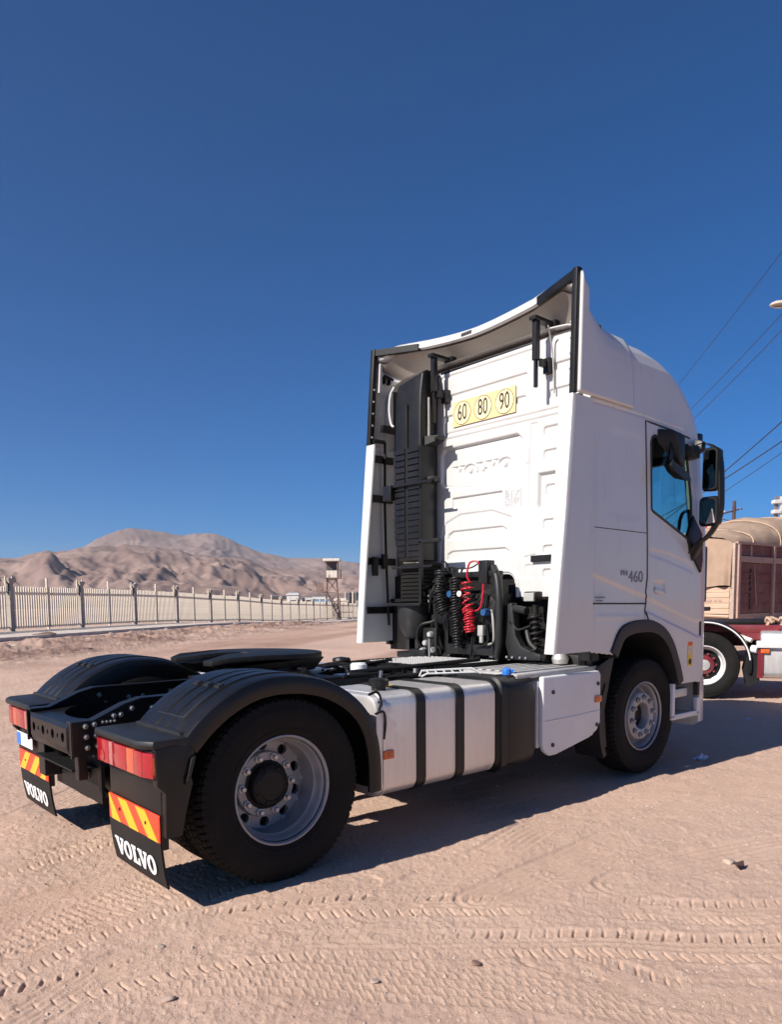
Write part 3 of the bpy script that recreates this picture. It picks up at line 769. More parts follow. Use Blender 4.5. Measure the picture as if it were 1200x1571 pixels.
# ---- wheels
def tyre_mesh(name, R0=.515, wd=.15, drive=True):
    prof = [(.284, .105), (.292, .118), (.305, .121), (.33, .134), (.336, .139), (.343, .1395), (.347, .1375), (.37, .147), (.41, .151), (.44, .149), (.452, .1475), (.456, .145), (.47, .142), (.488, .137), (.500, .132)]
    tread = [(R0 - .006 * (abs(h) / .122) ** 2.2 - (.006 if abs(h) > .115 else 0), h) for h in np.linspace(.124, -.124, 44)]
    prof = prof + tread + [(r, -h) for r, h in prof[::-1]]
    n = 420
    r = np.array([p[0] for p in prof])[:, None]; h = np.array([p[1] for p in prof])[:, None] * wd / .15
    th = np.linspace(0, 2 * PI, n, endpoint=False)[None, :]
    s = th * .51
    R_ = r * np.ones_like(th); tr = (np.arange(len(prof)) >= 15) & (np.arange(len(prof)) < 15 + 44)
    H = h * np.ones_like(th)
    d = np.zeros_like(R_)
    for c, w in ((-.062, .0045), (0, .004), (.062, .0045)):
        zig = .006 * np.sin(s / .085 * 2 * PI) if drive else 0
        d = np.maximum(d, .013 * np.exp(-((H - c - zig) / w) ** 4))
    ph = (s * 75 / (2 * PI * .51) * 1.0 + np.abs(H) * 5.5); ph = ph - np.floor(ph)
    lat = np.exp(-((ph - .5) / .13) ** 4) * (.013 if drive else .005)
    edge = (np.abs(H) > (.07 if drive else .10))
    d = np.maximum(d, np.where(edge, lat, 0))
    ph3 = (s * 75 / (2 * PI * .51) + .5 + H * 6); ph3 = ph3 - np.floor(ph3)
    d = np.maximum(d, np.where(~edge & drive, np.exp(-((ph3 - .5) / .08) ** 4) * .007, 0))
    R_ = R_ - np.where(tr[:, None], d, 0)
    # shoulder lugs carry over the edge
    sh = (np.arange(len(prof)) >= 12) & (np.arange(len(prof)) < 15)
    R_ = R_ - np.where(sh[:, None], lat * .8, 0)
    # raised rings and lettering-like ticks on the sidewall
    V = np.stack([R_ * np.cos(th), -H, R_ * np.sin(th)], -1).reshape(-1, 3)
    m = len(prof); q = []
    i, j = np.meshgrid(np.arange(m - 1), np.arange(n), indexing='ij'); k = (j + 1) % n
    q = np.stack([i * n + j, i * n + k, (i + 1) * n + k, (i + 1) * n + j], -1).reshape(-1, 4)
    o = npmesh(name, V, q, 'rubber', angle=40)
    return o
def holed_ring(mb, ro, ri, ho, hi, rc, rh, n, fn, off=0, depth=.03):
    # annulus from ro to ri with n round holes, each hole with a short wall
    for k in range(n):
        a0 = 2 * PI * (k + off) / n; a1 = a0 + 2 * PI / n; am = (a0 + a1) / 2
        m = 6; outer = []
        for t in range(m): outer.append((ro, a0 + (a1 - a0) * t / m))
        for t in range(m): outer.append((ro + (ri - ro) * t / m, a1))
        for t in range(m): outer.append((ri, a1 + (a0 - a1) * t / m))
        for t in range(m): outer.append((ri + (ro - ri) * t / m, a0))
        cx, cy = rc * math.cos(am), rc * math.sin(am)
        P1 = []; P2 = []; P3 = []
        for r, a in outer:
            x, y = r * math.cos(a), r * math.sin(a)
            h = hi + (ho - hi) * (r - ri) / (ro - ri)
            ang = math.atan2(y - cy, x - cx)
            hx, hy = cx + rh * math.cos(ang), cy + rh * math.sin(ang)
            hh = hi + (ho - hi) * (math.hypot(hx, hy) - ri) / (ro - ri)
            P1.append(fn(x, y, h)); P2.append(fn(hx, hy, hh)); P3.append(fn(hx, hy, hh - depth))
        mb.loft([P1, P2, P3], True, False)
tyre0 = tyre_mesh('tyre')
nutm = MB()
nutm.lathe([(0, .034), (.012, .034), (.0155, .030), (.0155, .012), (.023, .010), (.024, 0)], IDL, 6)
def rear_wheel(y, rz):
    b = MB()
    b.lathe([(.300, -.02), (.306, -.006), (.304, .002), (.297, .003), (.290, -.004), (.286, -.022), (.279, -.030), (.272, -.05), (.268, -.075), (.258, -.088), (.257, -.19), (.254, -.216)], IDL, 72)
    holed_ring(b, .254, .188, -.216, -.218, .2215, .0305, 10, IDL)
    b.lathe([(.188, -.218), (.187, -.203), (.186, -.188), (.182, -.185), (.135, -.183), (.133, -.215)], IDL, 72)
    w = b.build('wheel', 'rim', truck, angle=30, loc=(0, y, .51))
    w.rotation_euler = (0, 0, rz)
    t = copy_obj(tyre0, w, (0, .125, 0)); t2 = copy_obj(tyre0, w, (0, .125 + .345, 0)); t2.rotation_euler = (0, .3, 0)
    h = MB().lathe([(.140, -.22), (.140, -.183), (.135, -.180), (.124, -.178), (.120, -.165), (.117, -.135), (.106, -.125), (.085, -.120), (.080, -.125), (.06, -.124), (0, -.120)], IDL, 40)
    for k in range(8):
        a = 2 * PI * (k + .5) / 8
        h.lathe([(0, .006), (.009, .006), (.009, -.02)], lambda u, v, q, a=a: (u + .098 * math.cos(a), -(q - .122), v + .098 * math.sin(a)), 6)
    h.build('hub', 'greasy', w, angle=30)
    dr = MB().lathe([(.25, -.34), (.25, -.26), (.24, -.255), (.13, -.255)], IDL, 40).build('brake_drum', 'greasy', w)
    n0 = None
    for k in range(10):
        a = 2 * PI * k / 10
        lc = (.160 * math.cos(a), .183, .160 * math.sin(a))
        if n0 is None: n0 = nutm.build('wheel_nut', 'alu_dull', w, loc=lc, angle=30)
        else: copy_obj(n0, w, lc, (0, a, 0))
    return w
def front_wheel(y, rz):
    b = MB()
    b.lathe([(.300, -.03), (.307, -.008), (.305, .001), (.298, .003), (.291, -.004), (.286, -.026), (.278, -.034), (.270, -.06), (.262, -.10), (.250, -.108), (.236, -.095), (.222, -.06), (.212, -.028), (.200, -.018)], IDL, 72)
    b.lathe([(.200, -.018), (.128, -.014), (.120, -.018), (.114, -.03), (.110, -.12), (.0, -.12)], IDL, 72)
    w = b.build('wheel', 'rim', truck, angle=30, loc=(WB, y, .51))
    w.rotation_euler = (0, 0, rz)
    copy_obj(tyre0, w, (0, .125, 0), (0, .7, 0))
    MB().lathe([(.1085, -.10), (.105, -.085), (.06, -.08), (0, -.078)], IDL, 32).build('hub', 'greasy', w)
    r0 = n0 = None
    for k in range(10):
        a = 2 * PI * (k + .25) / 10
        lc = (.1675 * math.cos(a), .018, .1675 * math.sin(a))
        if n0 is None:
            n0 = nutm.build('wheel_nut', 'rim', w, loc=lc, angle=30)
            r0 = MB().lathe([(.0245, 0), (.0245, .006), (.017, .007), (.017, .0)], IDL, 20).build('nut_ring', 'greasy', w, loc=lc)
        else: copy_obj(n0, w, lc, (0, a, 0)); copy_obj(r0, w, lc)
    return w
rear_wheel(-1.205, 0); rear_wheel(1.205, PI)
front_wheel(-1.185, 0); front_wheel(1.185, PI)
C.objects.unlink(tyre0); bpy.data.objects.remove(tyre0)

# ---- chassis
for s in (-1, 1):
    P = [(-.858, .70), (4.5, .70), (4.5, .99), (-.46, .99), (-.56, .965), (-.74, .888), (-.858, .888)]
    b = MB().prism(P, lambda u, v, w: (u, w, v), s * .418, s * .428)
    top = [(-.858, .888), (-.74, .888), (-.56, .965), (-.46, .99), (4.5, .99)]
    for (x0, z0), (x1, z1) in zip(top[:-1], top[1:]):
        b.loft([[(x0, s * .425, z0 + .003), (x0, s * .345, z0 + .003), (x0, s * .345, z0 - .008), (x0, s * .425, z0 - .008)],
                [(x1, s * .425, z1 + .003), (x1, s * .345, z1 + .003), (x1, s * .345, z1 - .008), (x1, s * .425, z1 - .008)]])
    b.bb(-.855, 4.5, s * .345, s * .425, .697, .705)
    b.build('frame_rail', 'steel', truck)
for x in (.95, 1.75, 2.4, 3.3):
    b = MB().bb(x - .06, x + .06, -.412, .412, .76, .93); b.build('crossmember', 'steel', truck, bevel=.01)
bolt = MB().lathe([(0, .016), (.010, .016), (.0115, .012), (.0115, .004), (.017, .003), (.017, 0)], IDL, 6)
b0 = None
for x, z in ((-.785, .862), (-.782, .803), (-.778, .742), (-.735, .868), (-.728, .808), (-.722, .748), (-.625, .905), (-.585, .908), (-.52, .938), (-.40, .93), (-.30, .90), (1.0, .93), (1.06, .93), (1.12, .93), (1.18, .93), (1.24, .93)):
    if b0 is None: b0 = bolt.build('bolt', 'chrome', truck, loc=(x, -.428, z))
    else: copy_obj(b0, truck, (x, -.428, z))
for x, z in ((-.40, .93), (-.36, .87), (-.2, .90), (-.1, .90), (.1, .92)): copy_obj(b0, truck, (x, .418, z))
MB().bb(-.70, -.615, -.433, -.428, .862, .892).build('data_plate', 'steel', truck)
for k in range(4): copy_obj(b0, truck, (-.69 + k * .022, -.433, .877), scale=(.55, .8, .55))
# tail crossmember: holed rear plate and scooped top plate
b = MB()
holes = [-.27, -.18, -.09, 0.0, .09, .18, .27]
cells = [-.335, -.225, -.135, -.045, .045, .135, .225, .335]
z0, z1 = .735, .845; zc = .79
for k, hy in enumerate(holes):
    y0, y1 = cells[k], cells[k + 1]
    rh = .028 if k % 2 == 0 else .014
    m = 6; out = []
    C4 = [(y0, z0), (y1, z0), (y1, z1), (y0, z1)]
    for q in range(4):
        a, c = C4[q], C4[(q + 1) % 4]
        for t in range(m): out.append((a[0] + (c[0] - a[0]) * t / m, a[1] + (c[1] - a[1]) * t / m))
    inn = [(hy + rh * math.cos(math.atan2(v - zc, u - hy)), zc + rh * math.sin(math.atan2(v - zc, u - hy))) for u, v in out]
    b.loft([[(-.86, u, v) for u, v in out], [(-.86, u, v) for u, v in inn], [(-.85, u, v) for u, v in inn]], True, False)
def quad(mb, *p): mb.add(p, [tuple(range(len(p)))])
quad(b, (-.86, -.335, .845), (-.86, .335, .845), (-.845, .345, .868), (-.845, -.345, .868))
quad(b, (-.86, -.335, .735), (-.86, .335, .735), (-.85, .335, .70), (-.85, -.335, .70))
for s in (-1, 1):
    quad(b, (-.86, s * .335, .735), (-.86, s * .335, .845), (-.845, s * .345, .868), (-.842, s * .39, .875), (-.85, s * .365, .79), (-.842, s * .39, .69), (-.85, s * .335, .70))
    b.bb(-.862, -.85, s * .400, s * .419, .688, .885)
arc = [(-.47 - .26 * math.cos(t) ** .8 if abs(t) < PI / 2 - 1e-6 else -.47, .36 * math.sin(t)) for t in np.linspace(-PI / 2, PI / 2, 21)]
P = [(-.846, -.412), (-.47, -.412)] + arc + [(-.47, .412), (-.846, .412)]
zt = lambda x: .868 + max(0, (x + .72)) * .12
n = len(P)
b.loft([[(x, y, zt(x)) for x, y in P], [(x, y, zt(x) - .012) for x, y in P]])
b.build('tail_crossmember', 'steel', truck, angle=25)
MB().bb(-.84, -.50, -.34, .34, .60, .61).bb(-.70, -.68, -.40, .40, .40, .72).build('tail_bracket', 'greasy', truck)
MB().cyl((-.42, -.50, .46), (-.42, .50, .46), .16, n=28).lathe([(.16, -.5), (.13, -.545), (.06, -.565), (0, -.57)], lambda a, b_, h: (-.42 + a, h, .46 + b_), 28).lathe([(.16, .5), (.13, .545), (.06, .565), (0, .57)], lambda a, b_, h: (-.42 + a, h, .46 + b_), 28).build('air_tank', 'greasy', truck)
MB().loft([[(x, .42, z), (x, .30, z), (x + .10, .30, z), (x + .10, .42, z)] for x, z in ((-.80, .46), (-.80, .70))]).build('towing_bracket', 'steel', truck, bevel=.004, seg=1)
for y in (.12, -.20): MB().tube([(-.80, y, .70), (-.60, y - .02, .40)], .02, 6).build('stay', 'steel', truck)
MB().bb(-.83, -.78, -.42, -.36, .56, .70).build('hook_bracket', 'steel', truck, bevel=.004, seg=1)
# axle, springs
MB().cyl((0, -.85, .51), (0, .85, .51), .085, n=20).lathe([(.0, -.26), (.16, -.24), (.21, -.1), (.21, .1), (.16, .24), (0, .26)], lambda a, b_, h: (a, h * .9, .51 + b_), 24).build('rear_axle', 'greasy', truck)
for s in (-1, 1):
    for x in (-.36, .38):
        MB().lathe([(.09, .60), (.13, .63), (.135, .70), (.115, .73), (.135, .76), (.135, .84), (.10, .88)], lambda a, b_, h, x=x: (x + a, s * .50 + b_, h), 24, caps=True).build('air_spring', 'rubber', truck)
MB().cyl((WB, -.95, .48), (WB, .95, .48), .07, n=16).build('front_axle', 'greasy', truck)

# ---- rear fenders, lamps and flaps on both sides
FP = catmull([(.672, .40), (.672, .56), (.655, .70), (.61, .83), (.53, .94), (.40, 1.04), (.22, 1.115), (0, 1.145), (-.2, 1.125), (-.37, 1.055), (-.50, .965), (-.60, .868)], 4)
def fender(s):
    rings = []
    m = len(FP)
    for i, (x, z) in enumerate(FP):
        a = FP[max(i - 1, 0)]; c = FP[min(i + 1, m - 1)]
        tx, tz = c[0] - a[0], c[1] - a[1]; L = math.hypot(tx, tz); nx, nz = tz / L, -tx / L
        if nz < 0 and abs(nz) > abs(nx): nx, nz = -nx, -nz
        if nx * x < 0 and abs(nx) > abs(nz): nx, nz = -nx, -nz
        f = min(1, i / 8.0)
        sk = .10
        sec = [(1.225, -sk + .004), (1.247, -sk), (1.256, -sk + .02), (1.256, -.03), (1.245, -.006), (1.225, 0), (1.16, .002)]
        for c0 in (1.075, .955, .835):
            sec += [(c0 + .05, .002), (c0 + .042, .010), (c0 - .042, .010), (c0 - .05, .002)]
        sec += [(.70, .001), (.655, 0), (.625, -.012), (.615, -.04), (.615, -.135), (.628, -.135), (.632, -.02)]
        sec += [(.84, -.012), (1.22, -.014)]
        rings.append([(x + nx * d, s * y, z + nz * d) for y, d in sec])
    f = MB().loft(rings).build('fender', 'fender', truck, angle=32)
    # clips and raised outline on the rear slope
    def on_f(x):
        z = np.interp(-x, [-p[0] for p in FP[8:]], [p[1] for p in FP[8:]]); return float(z)
    for yy in (1.075, .955, .835):
        x = -.305; MB().loft([[(x - .018, s * (yy - .03), on_f(x - .018) + .010), (x - .018, s * (yy + .03), on_f(x - .018) + .010), (x + .018, s * (yy + .03), on_f(x + .018) + .010), (x + .018, s * (yy - .03), on_f(x + .018) + .010)],
                              [(x - .018, s * (yy - .026), on_f(x - .018) + .022), (x - .018, s * (yy + .026), on_f(x - .018) + .022), (x + .010, s * (yy + .026), on_f(x + .010) + .022), (x + .010, s * (yy - .026), on_f(x + .010) + .022)]]).build('clip', 'plastic_grey', f)
    pts = [(-.36, 1.10), (-.52, 1.10), (-.52, .80), (-.36, .80)]
    MB().tube([(x, s * y, on_f(x) + .008) for (x0, y0), (x1, y1) in zip(pts[:-1], pts[1:]) for x, y in ((x0 + (x1 - x0) * k / 8, y0 + (y1 - y0) * k / 8) for k in range(9))], .006, 5).build('ridge', 'plastic_grey', f)
    # shelf over the lamp
    P = [(-.80, .60), (-.80, 1.16), (-.755, 1.245), (-.56, 1.255), (-.53, 1.20), (-.53, .60)]
    b = MB()
    zz = lambda x: .868 + (x + .80) * .02
    b.loft([[(x + .012, s * y, zz(x) - .03) for x, y in P], [(x, s * y, zz(x) - .012) for x, y in P], [(x + .006, s * y, zz(x) + .012) for x, y in P]])
    b.build('lamp_shelf', 'plastic_grey', truck, bevel=.006, seg=2)
    MB().loft([[(x, s * y, z) for y, z in ((.66, .874), (1.22, .874), (1.20, .902), (.68, .902))] for x in (-.50, -.60)]).build('shelf_rib', 'plastic_grey', truck, bevel=.005)
    # outer rear panel beside the tyre
    Pp = [(-.745, .84), (-.56, .87), (-.50, .93), (-.505, .84), (-.545, .80), (-.575, .70), (-.555, .66), (-.60, .50), (-.62, .40), (-.705, .40), (-.70, .62), (-.74, .66)]
    MB().prism(Pp, lambda u, v, w: (u, s * w, v), 1.20, 1.252).build('fender_side', 'fender', truck, bevel=.008)
    MB().loft([[(-.565, s * 1.25, .79), (-.535, s * 1.25, .80), (-.575, s * 1.25, .655), (-.605, s * 1.25, .645)], [(-.57, s * 1.272, .775), (-.548, s * 1.272, .78), (-.58, s * 1.272, .675), (-.60, s * 1.272, .67)]]).build('fender_rib', 'plastic_grey', truck, bevel=.005)
    # plate that carries board and flap
    b = MB(); P = [(.545, .33), (1.205, .33), (1.205, .84), (.545, .84)]
    b.prism(P, lambda u, v, w: (w, s * u, v), -.705, -.67); b.build('flap_carrier', 'plastic', truck, bevel=.008)
    # tail lamp with its lenses
    y0, y1 = .575, 1.235
    h = MB().bb(-.752, -.69, s * y0, s * y1, .69, .832).build('tail_light', 'plastic', truck, bevel=.01)
    segs = [('red_lens', .575, .735), ('clear_lens', .737, .79), ('red_lens', .792, .972), ('amber_lens', .974, 1.065), ('red_lens', 1.067, 1.165)]
    for mt, a, c in segs:
        b = MB().bb(-.778, -.75, s * a, s * c, .70, .822)
        b.build('lens', mt, h, bevel=.004)
    b = MB().loft([[(-.778, s * 1.167, z), (-.755, s * 1.238, z), (-.70, s * 1.243, z), (-.70, s * 1.167, z)] for z in (.70, .822)]); b.build('lens', 'red_lens', h, bevel=.005)
    b = MB().loft([[(-.752, s * 1.241, z), (-.712, s * 1.2455, z), (-.712, s * 1.23, z), (-.752, s * 1.23, z)] for z in (.72, .802)]); b.build('reflector', 'orange', h)
    MB().lathe([(0, .004), (.03, .004), (.032, 0)], lambda a, b_, hh: (-.778 - hh, s * (.655 + a), .735 + b_), 16).build('reflector', 'red_lens', h)
    # hazard board: slanted red and yellow stripes, built as separate strips
    hb = MB().bb(-.716, -.706, s * .545, s * 1.195, .365, .505).build('hazard_board', 'hz_red', truck, bevel=.004, seg=1)
    for k in range(3):
        c = .56 + k * .235; sl = -.15
        P = [(c, .369), (c + .118, .369), (c + .118 - sl, .501), (c - sl, .501)]
        P = [(min(max(u, .551), 1.189), v) for u, v in P]
        P = [(1.74 - u, v) for u, v in P]
        MB().prism(P, lambda u, v, w: (w, s * u, v), -.7185, -.715).build('stripe', 'hz_yel', hb)
    for u in (.70, 1.04): MB().cyl((-.722, s * u, .44), (-.715, s * u, .44), .009, n=10).build('screw', 'ink', hb)
    # flap
    rings = []
    for z in np.linspace(.40, .128, 8):
        x = -.712 + .03 * ((.40 - z) / .27) ** 2
        rings.append([(x, s * .535, z), (x - .004, s * .86, z), (x, s * 1.195, z), (x + .012, s * 1.195, z), (x + .008, s * .86, z), (x + .012, s * .535, z)])
    fl = MB().loft(rings).build('mud_flap', 'flap', truck, angle=50)
    b = MB(); lw = .52; sc = lw / WORD_W
    yc = .865
    def fn(u, v, w):
        z = .178 + v * .098
        x = -.712 + .03 * ((.40 - z) / .27) ** 2
        return (x - .0055 - w, s * yc + lw / 2 - u * sc, z)
    word_mb(b, fn, 0, .003).build('lettering', 'letter', fl, smooth=False)
for s in (-1, 1): fender(s)
pl = MB().bb(-.735, -.727, .80, 1.16, .545, .64).build('number_plate', 'letter', truck, bevel=.003, seg=1)
MB().bb(-.737, -.733, 1.06, 1.155, .55, .635).build('plate_band', 'blue', pl)

# ---- fifth wheel
b = MB()
fo = []
for t in np.linspace(-115, 115, 25):
    a = math.radians(t); fo.append((.60 + .43 * math.cos(a), .455 * math.sin(a)))
fo = [(x, y) for x, y in fo]
out = fo + [(.16, .36), (.06, .30), (.05, .20), (.30, .075), (.46, .045), (.50, 0), (.46, -.045), (.30, -.075), (.05, -.20), (.06, -.30), (.16, -.36)]
def zfw(x): return 1.192 - .012 * (x - .5) - (.22 * (.2 - x) if x < .2 else 0)
b.loft([[(x, y, zfw(x)) for x, y in out], [(x, y, zfw(x) - .035) for x, y in out]])
fw = b.build('fifth_wheel', 'greasy', truck, bevel=.006, seg=2)
b = MB()
for s in (-1, 1):
    b.loft([[(.12, s * .34, 1.12), (.12, s * .10, 1.13), (.95, s * .10, 1.15), (.95, s * .30, 1.15), (.60, s * .43, 1.15)], [(.25, s * .32, 1.05), (.25, s * .12, 1.05), (.88, s * .12, 1.06), (.88, s * .27, 1.06), (.6, s * .38, 1.06)]])
b.build('skirt', 'greasy', fw, bevel=.008)
b = MB()
for s in (-1, 1):
    b.loft([[(.36, s * y, .995), (.84, s * y, .995), (.70, s * y, 1.10), (.50, s * y, 1.10)] for y in (.30, .40)])
b.bb(.25, 1.0, -.44, .44, .994, 1.012)
b.build('pedestal', 'greasy', fw, bevel=.006)
MB().tube([(.62, -.35, 1.09), (.62, -.52, 1.09), (.55, -.60, 1.09)], .014, 6).build('release_handle', 'steel', fw)
b = MB().bb(1.02, 1.30, -.44, -.30, 1.0, 1.018).build('mounting_plate', 'galv', truck, bevel=.003)
MB().bb(1.0, 1.22, -.06, .16, 1.0, 1.03).build('mounting_plate', 'galv', truck, bevel=.004)
MB().bb(1.36, 1.62, .05, .40, .996, 1.012).build('mounting_plate', 'galv', truck, bevel=.004)
for x, y in ((1.62, .38),): MB().lathe([(0, .06), (.07, .05), (.08, .03), (.07, 0), (0, 0)], lambda a, b_, h: (x + a, y + b_, 1.02 + h), 16).build('filler_cap', 'plastic', truck)
MB().lathe([(0, .10), (.05, .10), (.062, .088), (.062, 0), (0, 0)], lambda a, b_, h: (1.26 + a, -.30 + b_, .985 + h), 24).build('canister', 'box', truck)
for pth, r in (([(1.10, -.40, 1.03), (1.9, -.50, 1.05), (2.35, -.52, 1.06)], .018), ([(1.05, -.2, 1.03), (1.5, -.02, 1.04), (1.95, .12, 1.045)], .015), ([(1.0, -.46, 1.015), (1.3, -.48, 1.015)], .012), ([(1.35, -.5, .98), (1.8, -.55, .99)], .016), ([(.9, .25, 1.02), (1.7, .33, 1.03), (2.2, .36, 1.03)], .014), ([(1.1, -.36, 1.02), (1.2, -.2, 1.05), (1.1, -.1, 1.05), (1.0, -.2, 1.04)], .010)):
    MB().tube(catmull(pth, 6), r, 8).build('air_pipe', 'plastic', truck)
# walkway plate behind the cab: dimpled aluminium
b = MB().bb(1.86, 2.62, -.50, .36, 1.022, 1.034)
wk = b.build('walkway_plate', 'galv', truck, bevel=.003, seg=1)
b = MB()
for i in range(13):
    for j in range(14):
        x = 1.90 + i * .056; y = -.465 + j * .06 + (.03 if i % 2 else 0)
        b.lathe([(.013, 0), (.010, .005), (0, .006)], lambda a, c, h: (x + a, y + c, 1.034 + h), 6)
tag(b.build('dimples', 'cover', wk), kind='stuff')
MB().bb(1.84, 1.86, -.52, .38, .995, 1.036).bb(1.86, 2.6, -.52, -.505, .995, 1.036).build('walkway_edge', 'steel', truck, bevel=.003, seg=1)

# ---- tanks and boxes along the right side
def rbox(x0, x1, y0, y1, z0, z1, r=.07, re=.02):
    b = MB(); rings = []
    pr = lambda g: [(y, z) for y, z in rrect(y0 + g, y1 - g, z0 + g, z1 - g, r, 7)]
    for x, g in ((x0, re * 1.0), (x0 + re * .3, re * .3), (x0 + re, 0), (x1 - re, 0), (x1 - re * .3, re * .3), (x1, re)):
        rings.append([(x, y, z) for y, z in pr(g)])
    return b.loft(rings)
ft = rbox(.665, 1.772, -1.205, -.56, .335, .972, .085, .03).build('fuel_tank', 'alu', truck, angle=30)
MB().loft([[(x, y, z) for y, z in rrect(-1.205 - g, -.56 + g, .335 - g, .972 + g, .088, 7)] for x, g in ((.71, 0), (.715, .006), (.735, .006), (.74, 0))], True, False).build('weld_seam', 'alu', ft)
for x in (1.035, 1.395):
    MB().loft([[(xx, y, z) for y, z in rrect(-1.205 - g, -.56 + g, .335 - g, .972 + g, .088, 7)] for xx, g in ((x - .04, .001), (x - .038, .008), (x + .038, .008), (x + .04, .001))], True, False).build('strap', 'plastic', ft)
b = MB(); yl = MB().bb(.985, 1.05, -.93, -.83, .981, .984).build('warning_label', 'yellow', ft)
MB().lathe([(0, .075), (.055, .075), (.066, .066), (.066, .03), (.048, .028), (.046, -.01), (0, -.01)], lambda a, b_, h: (.86 + a, -1.0 + b_, .972 + h), 12).build('fuel_cap', 'plastic', ft, angle=25)
for x in (.95, 1.5): MB().bb(x - .05, x + .05, -.58, -.42, .40, .95).build('tank_bracket', 'steel', truck)
ad = rbox(1.79, 2.262, -1.185, -.58, .31, .985, .10, .05)
adt = ad.build('urea_tank', 'plastic', truck, angle=30)
MB().loft([[(x, y, z) for y, z in rrect(-1.185 - g, -.58 + g, .31 - g, .985 + g, .10, 7)] for x, g in ((1.83, -.004), (1.84, .012), (1.90, .012), (1.91, -.004))], True, False).build('rib', 'plastic', adt)
MB().lathe([(0, .06), (.028, .045), (.033, .038), (.033, .0), (0, 0)], lambda a, b_, h: (2.05 + a, -1.06 + b_, .99 + h), 10).tube([(2.05, -1.06, 1.015), (2.09, -1.09, 1.012)], .02, 8).build('urea_cap', 'blue', adt, angle=25)
MB().bb(2.0, 2.12, -1.12, -1.0, .97, .992).build('filler_neck', 'plastic', adt)
# white side box, its cover and fixings
Pb = [(2.30, .965), (2.30, .46), (2.325, .395), (2.39, .352), (2.47, .352), (2.92, .43), (3.02, .475), (3.068, .54), (3.068, .93), (3.045, .965)]
sb = MB().prism(Pb, lambda u, v, w: (u, w, v), -1.205, -1.16)
box = sb.build('side_box', 'box', truck, bevel=.018, seg=3)
MB().bb(2.34, 3.05, -1.16, -.60, .42, .95).build('box_body', 'box', box, bevel=.03)
MB().bb(2.285, 2.32, -1.16, -.60, .42, .93).build('box_end', 'box', box, bevel=.01)
for x, z in ((2.42, .84), (2.42, .435), (3.02, .86), (3.01, .525)):
    MB().cyl((x, -1.204, z), (x, -1.214, z), .016, n=12).build('fixing', 'ink', box)
MB().tube([(2.33, -1.206, .625), (2.7, -1.2065, .628), (3.05, -1.206, .64)], .004, 5).build('crease', 'box', box)
cv = rbox(2.06, 3.10, -1.15, -.60, .955, 1.0, .015, .012).build('box_cover', 'cover', truck)
for k in range(6):
    y = -1.10 + k * .085
    MB().bb(2.12, 3.05, y, y + .05, .999, 1.012).build('cover_rib', 'cover', cv, bevel=.006)
st_ = MB()
st_.tube([(1.60, -.60, .98), (1.62, -.60, 1.02), (1.95, -.80, 1.03), (2.0, -.85, .99)], .008, 6).tube([(1.60, -.62, .98), (1.64, -.64, 1.0), (1.95, -.83, 1.0)], .008, 6)
for k in range(6): st_.tube([(1.65 + k * .055, -.622 - k * .033, 1.02), (1.66 + k * .055, -.64 - k * .033, 1.0)], .006, 5)
st_.build('support_bracket', 'galv', truck)
def marker(x, z, y=-1.207, w=.085, h=.055, par=truck):
    m_ = MB().bb(x - w / 2, x + w / 2, y - .012, y, z - h / 2, z + h / 2).build('side_marker', 'orange', par, bevel=.006)
    MB().lathe([(0, .003), (.016, .003), (.018, 0)], lambda a, b_, hh: (x + .005 + a, y - .012 - hh, z + b_), 14).build('reflector', 'amber_lens', m_)
marker(.755, .60); marker(3.02, .735)
# the far side carries a tank and a box too
rbox(.70, 2.0, .56, 1.205, .34, .97, .085, .03).build('fuel_tank', 'alu', truck, angle=30)
rbox(2.05, 3.05, .56, 1.20, .36, .96, .05, .03).build('side_box', 'box', truck, angle=30)
MB().bb(2.2, 3.6, -.34, .34, .42, .98).cyl((.2, 0, .55), (2.2, 0, .66), .06, n=14).build('gearbox', 'greasy', truck, bevel=.03)
MB().bb(1.2, 1.9, -.38, .38, .40, .70).build('air_reservoir', 'greasy', truck, bevel=.06)
MB().bb(2.3, 3.1, -.60, -.36, .34, .95).build('silencer', 'greasy', truck, bevel=.05)
MB().bb(.45, .66, .62, 1.22, .30, .80).build('tank_end_guard', 'plastic', truck, bevel=.02)
# black connector loops between fender and tank
MB().tube(catmull([(.62, -1.19, .98), (.68, -1.2, .99), (.70, -1.21, .93), (.69, -1.20, .88)], 5), .009, 6).build('cable', 'plastic', truck)
MB().tube(catmull([(.66, -1.20, .86), (.71, -1.22, .87), (.725, -1.22, .80), (.72, -1.21, .70)], 5), .008, 6).build('cable', 'plastic', truck)
# front wheel rear guard
g = MB(); rings = []
for t in np.linspace(150, 206, 12):
    a = math.radians(t); r0 = .62
    rings.append([(WB + (r0 + d) * math.cos(a), y, .51 + (r0 + d) * math.sin(a)) for y, d in ((-1.17, 0), (-1.17, .05), (-1.05, .055), (-.90, .05), (-.90, 0), (-1.05, .012))])
g.loft(rings).build('front_guard', 'plastic_grey', truck, angle=40)
MB().prism([(3.06, .98), (3.34, 1.08), (3.28, .90), (3.20, .62), (3.24, .30), (3.16, .30), (3.10, .55), (3.10, .92)], lambda u, v, w: (u, w, v), -1.16, -1.08).build('guard_side', 'plastic_grey', truck, bevel=.01)
MB().bb(2.9, 3.25, -1.10, -.6, 1.0, 1.09).bb(3.0, 3.06, -1.12, -.6, 1.0, 1.12).build('air_duct', 'plastic_grey', truck, bevel=.01)
MB().lathe([(0, 0), (.06, .01), (.07, .05), (.05, .10), (0, .11)], lambda a, b_, h: (2.82 + a, -.98 + b_, 1.012 + h), 14).build('valve', 'alu_dull', truck)

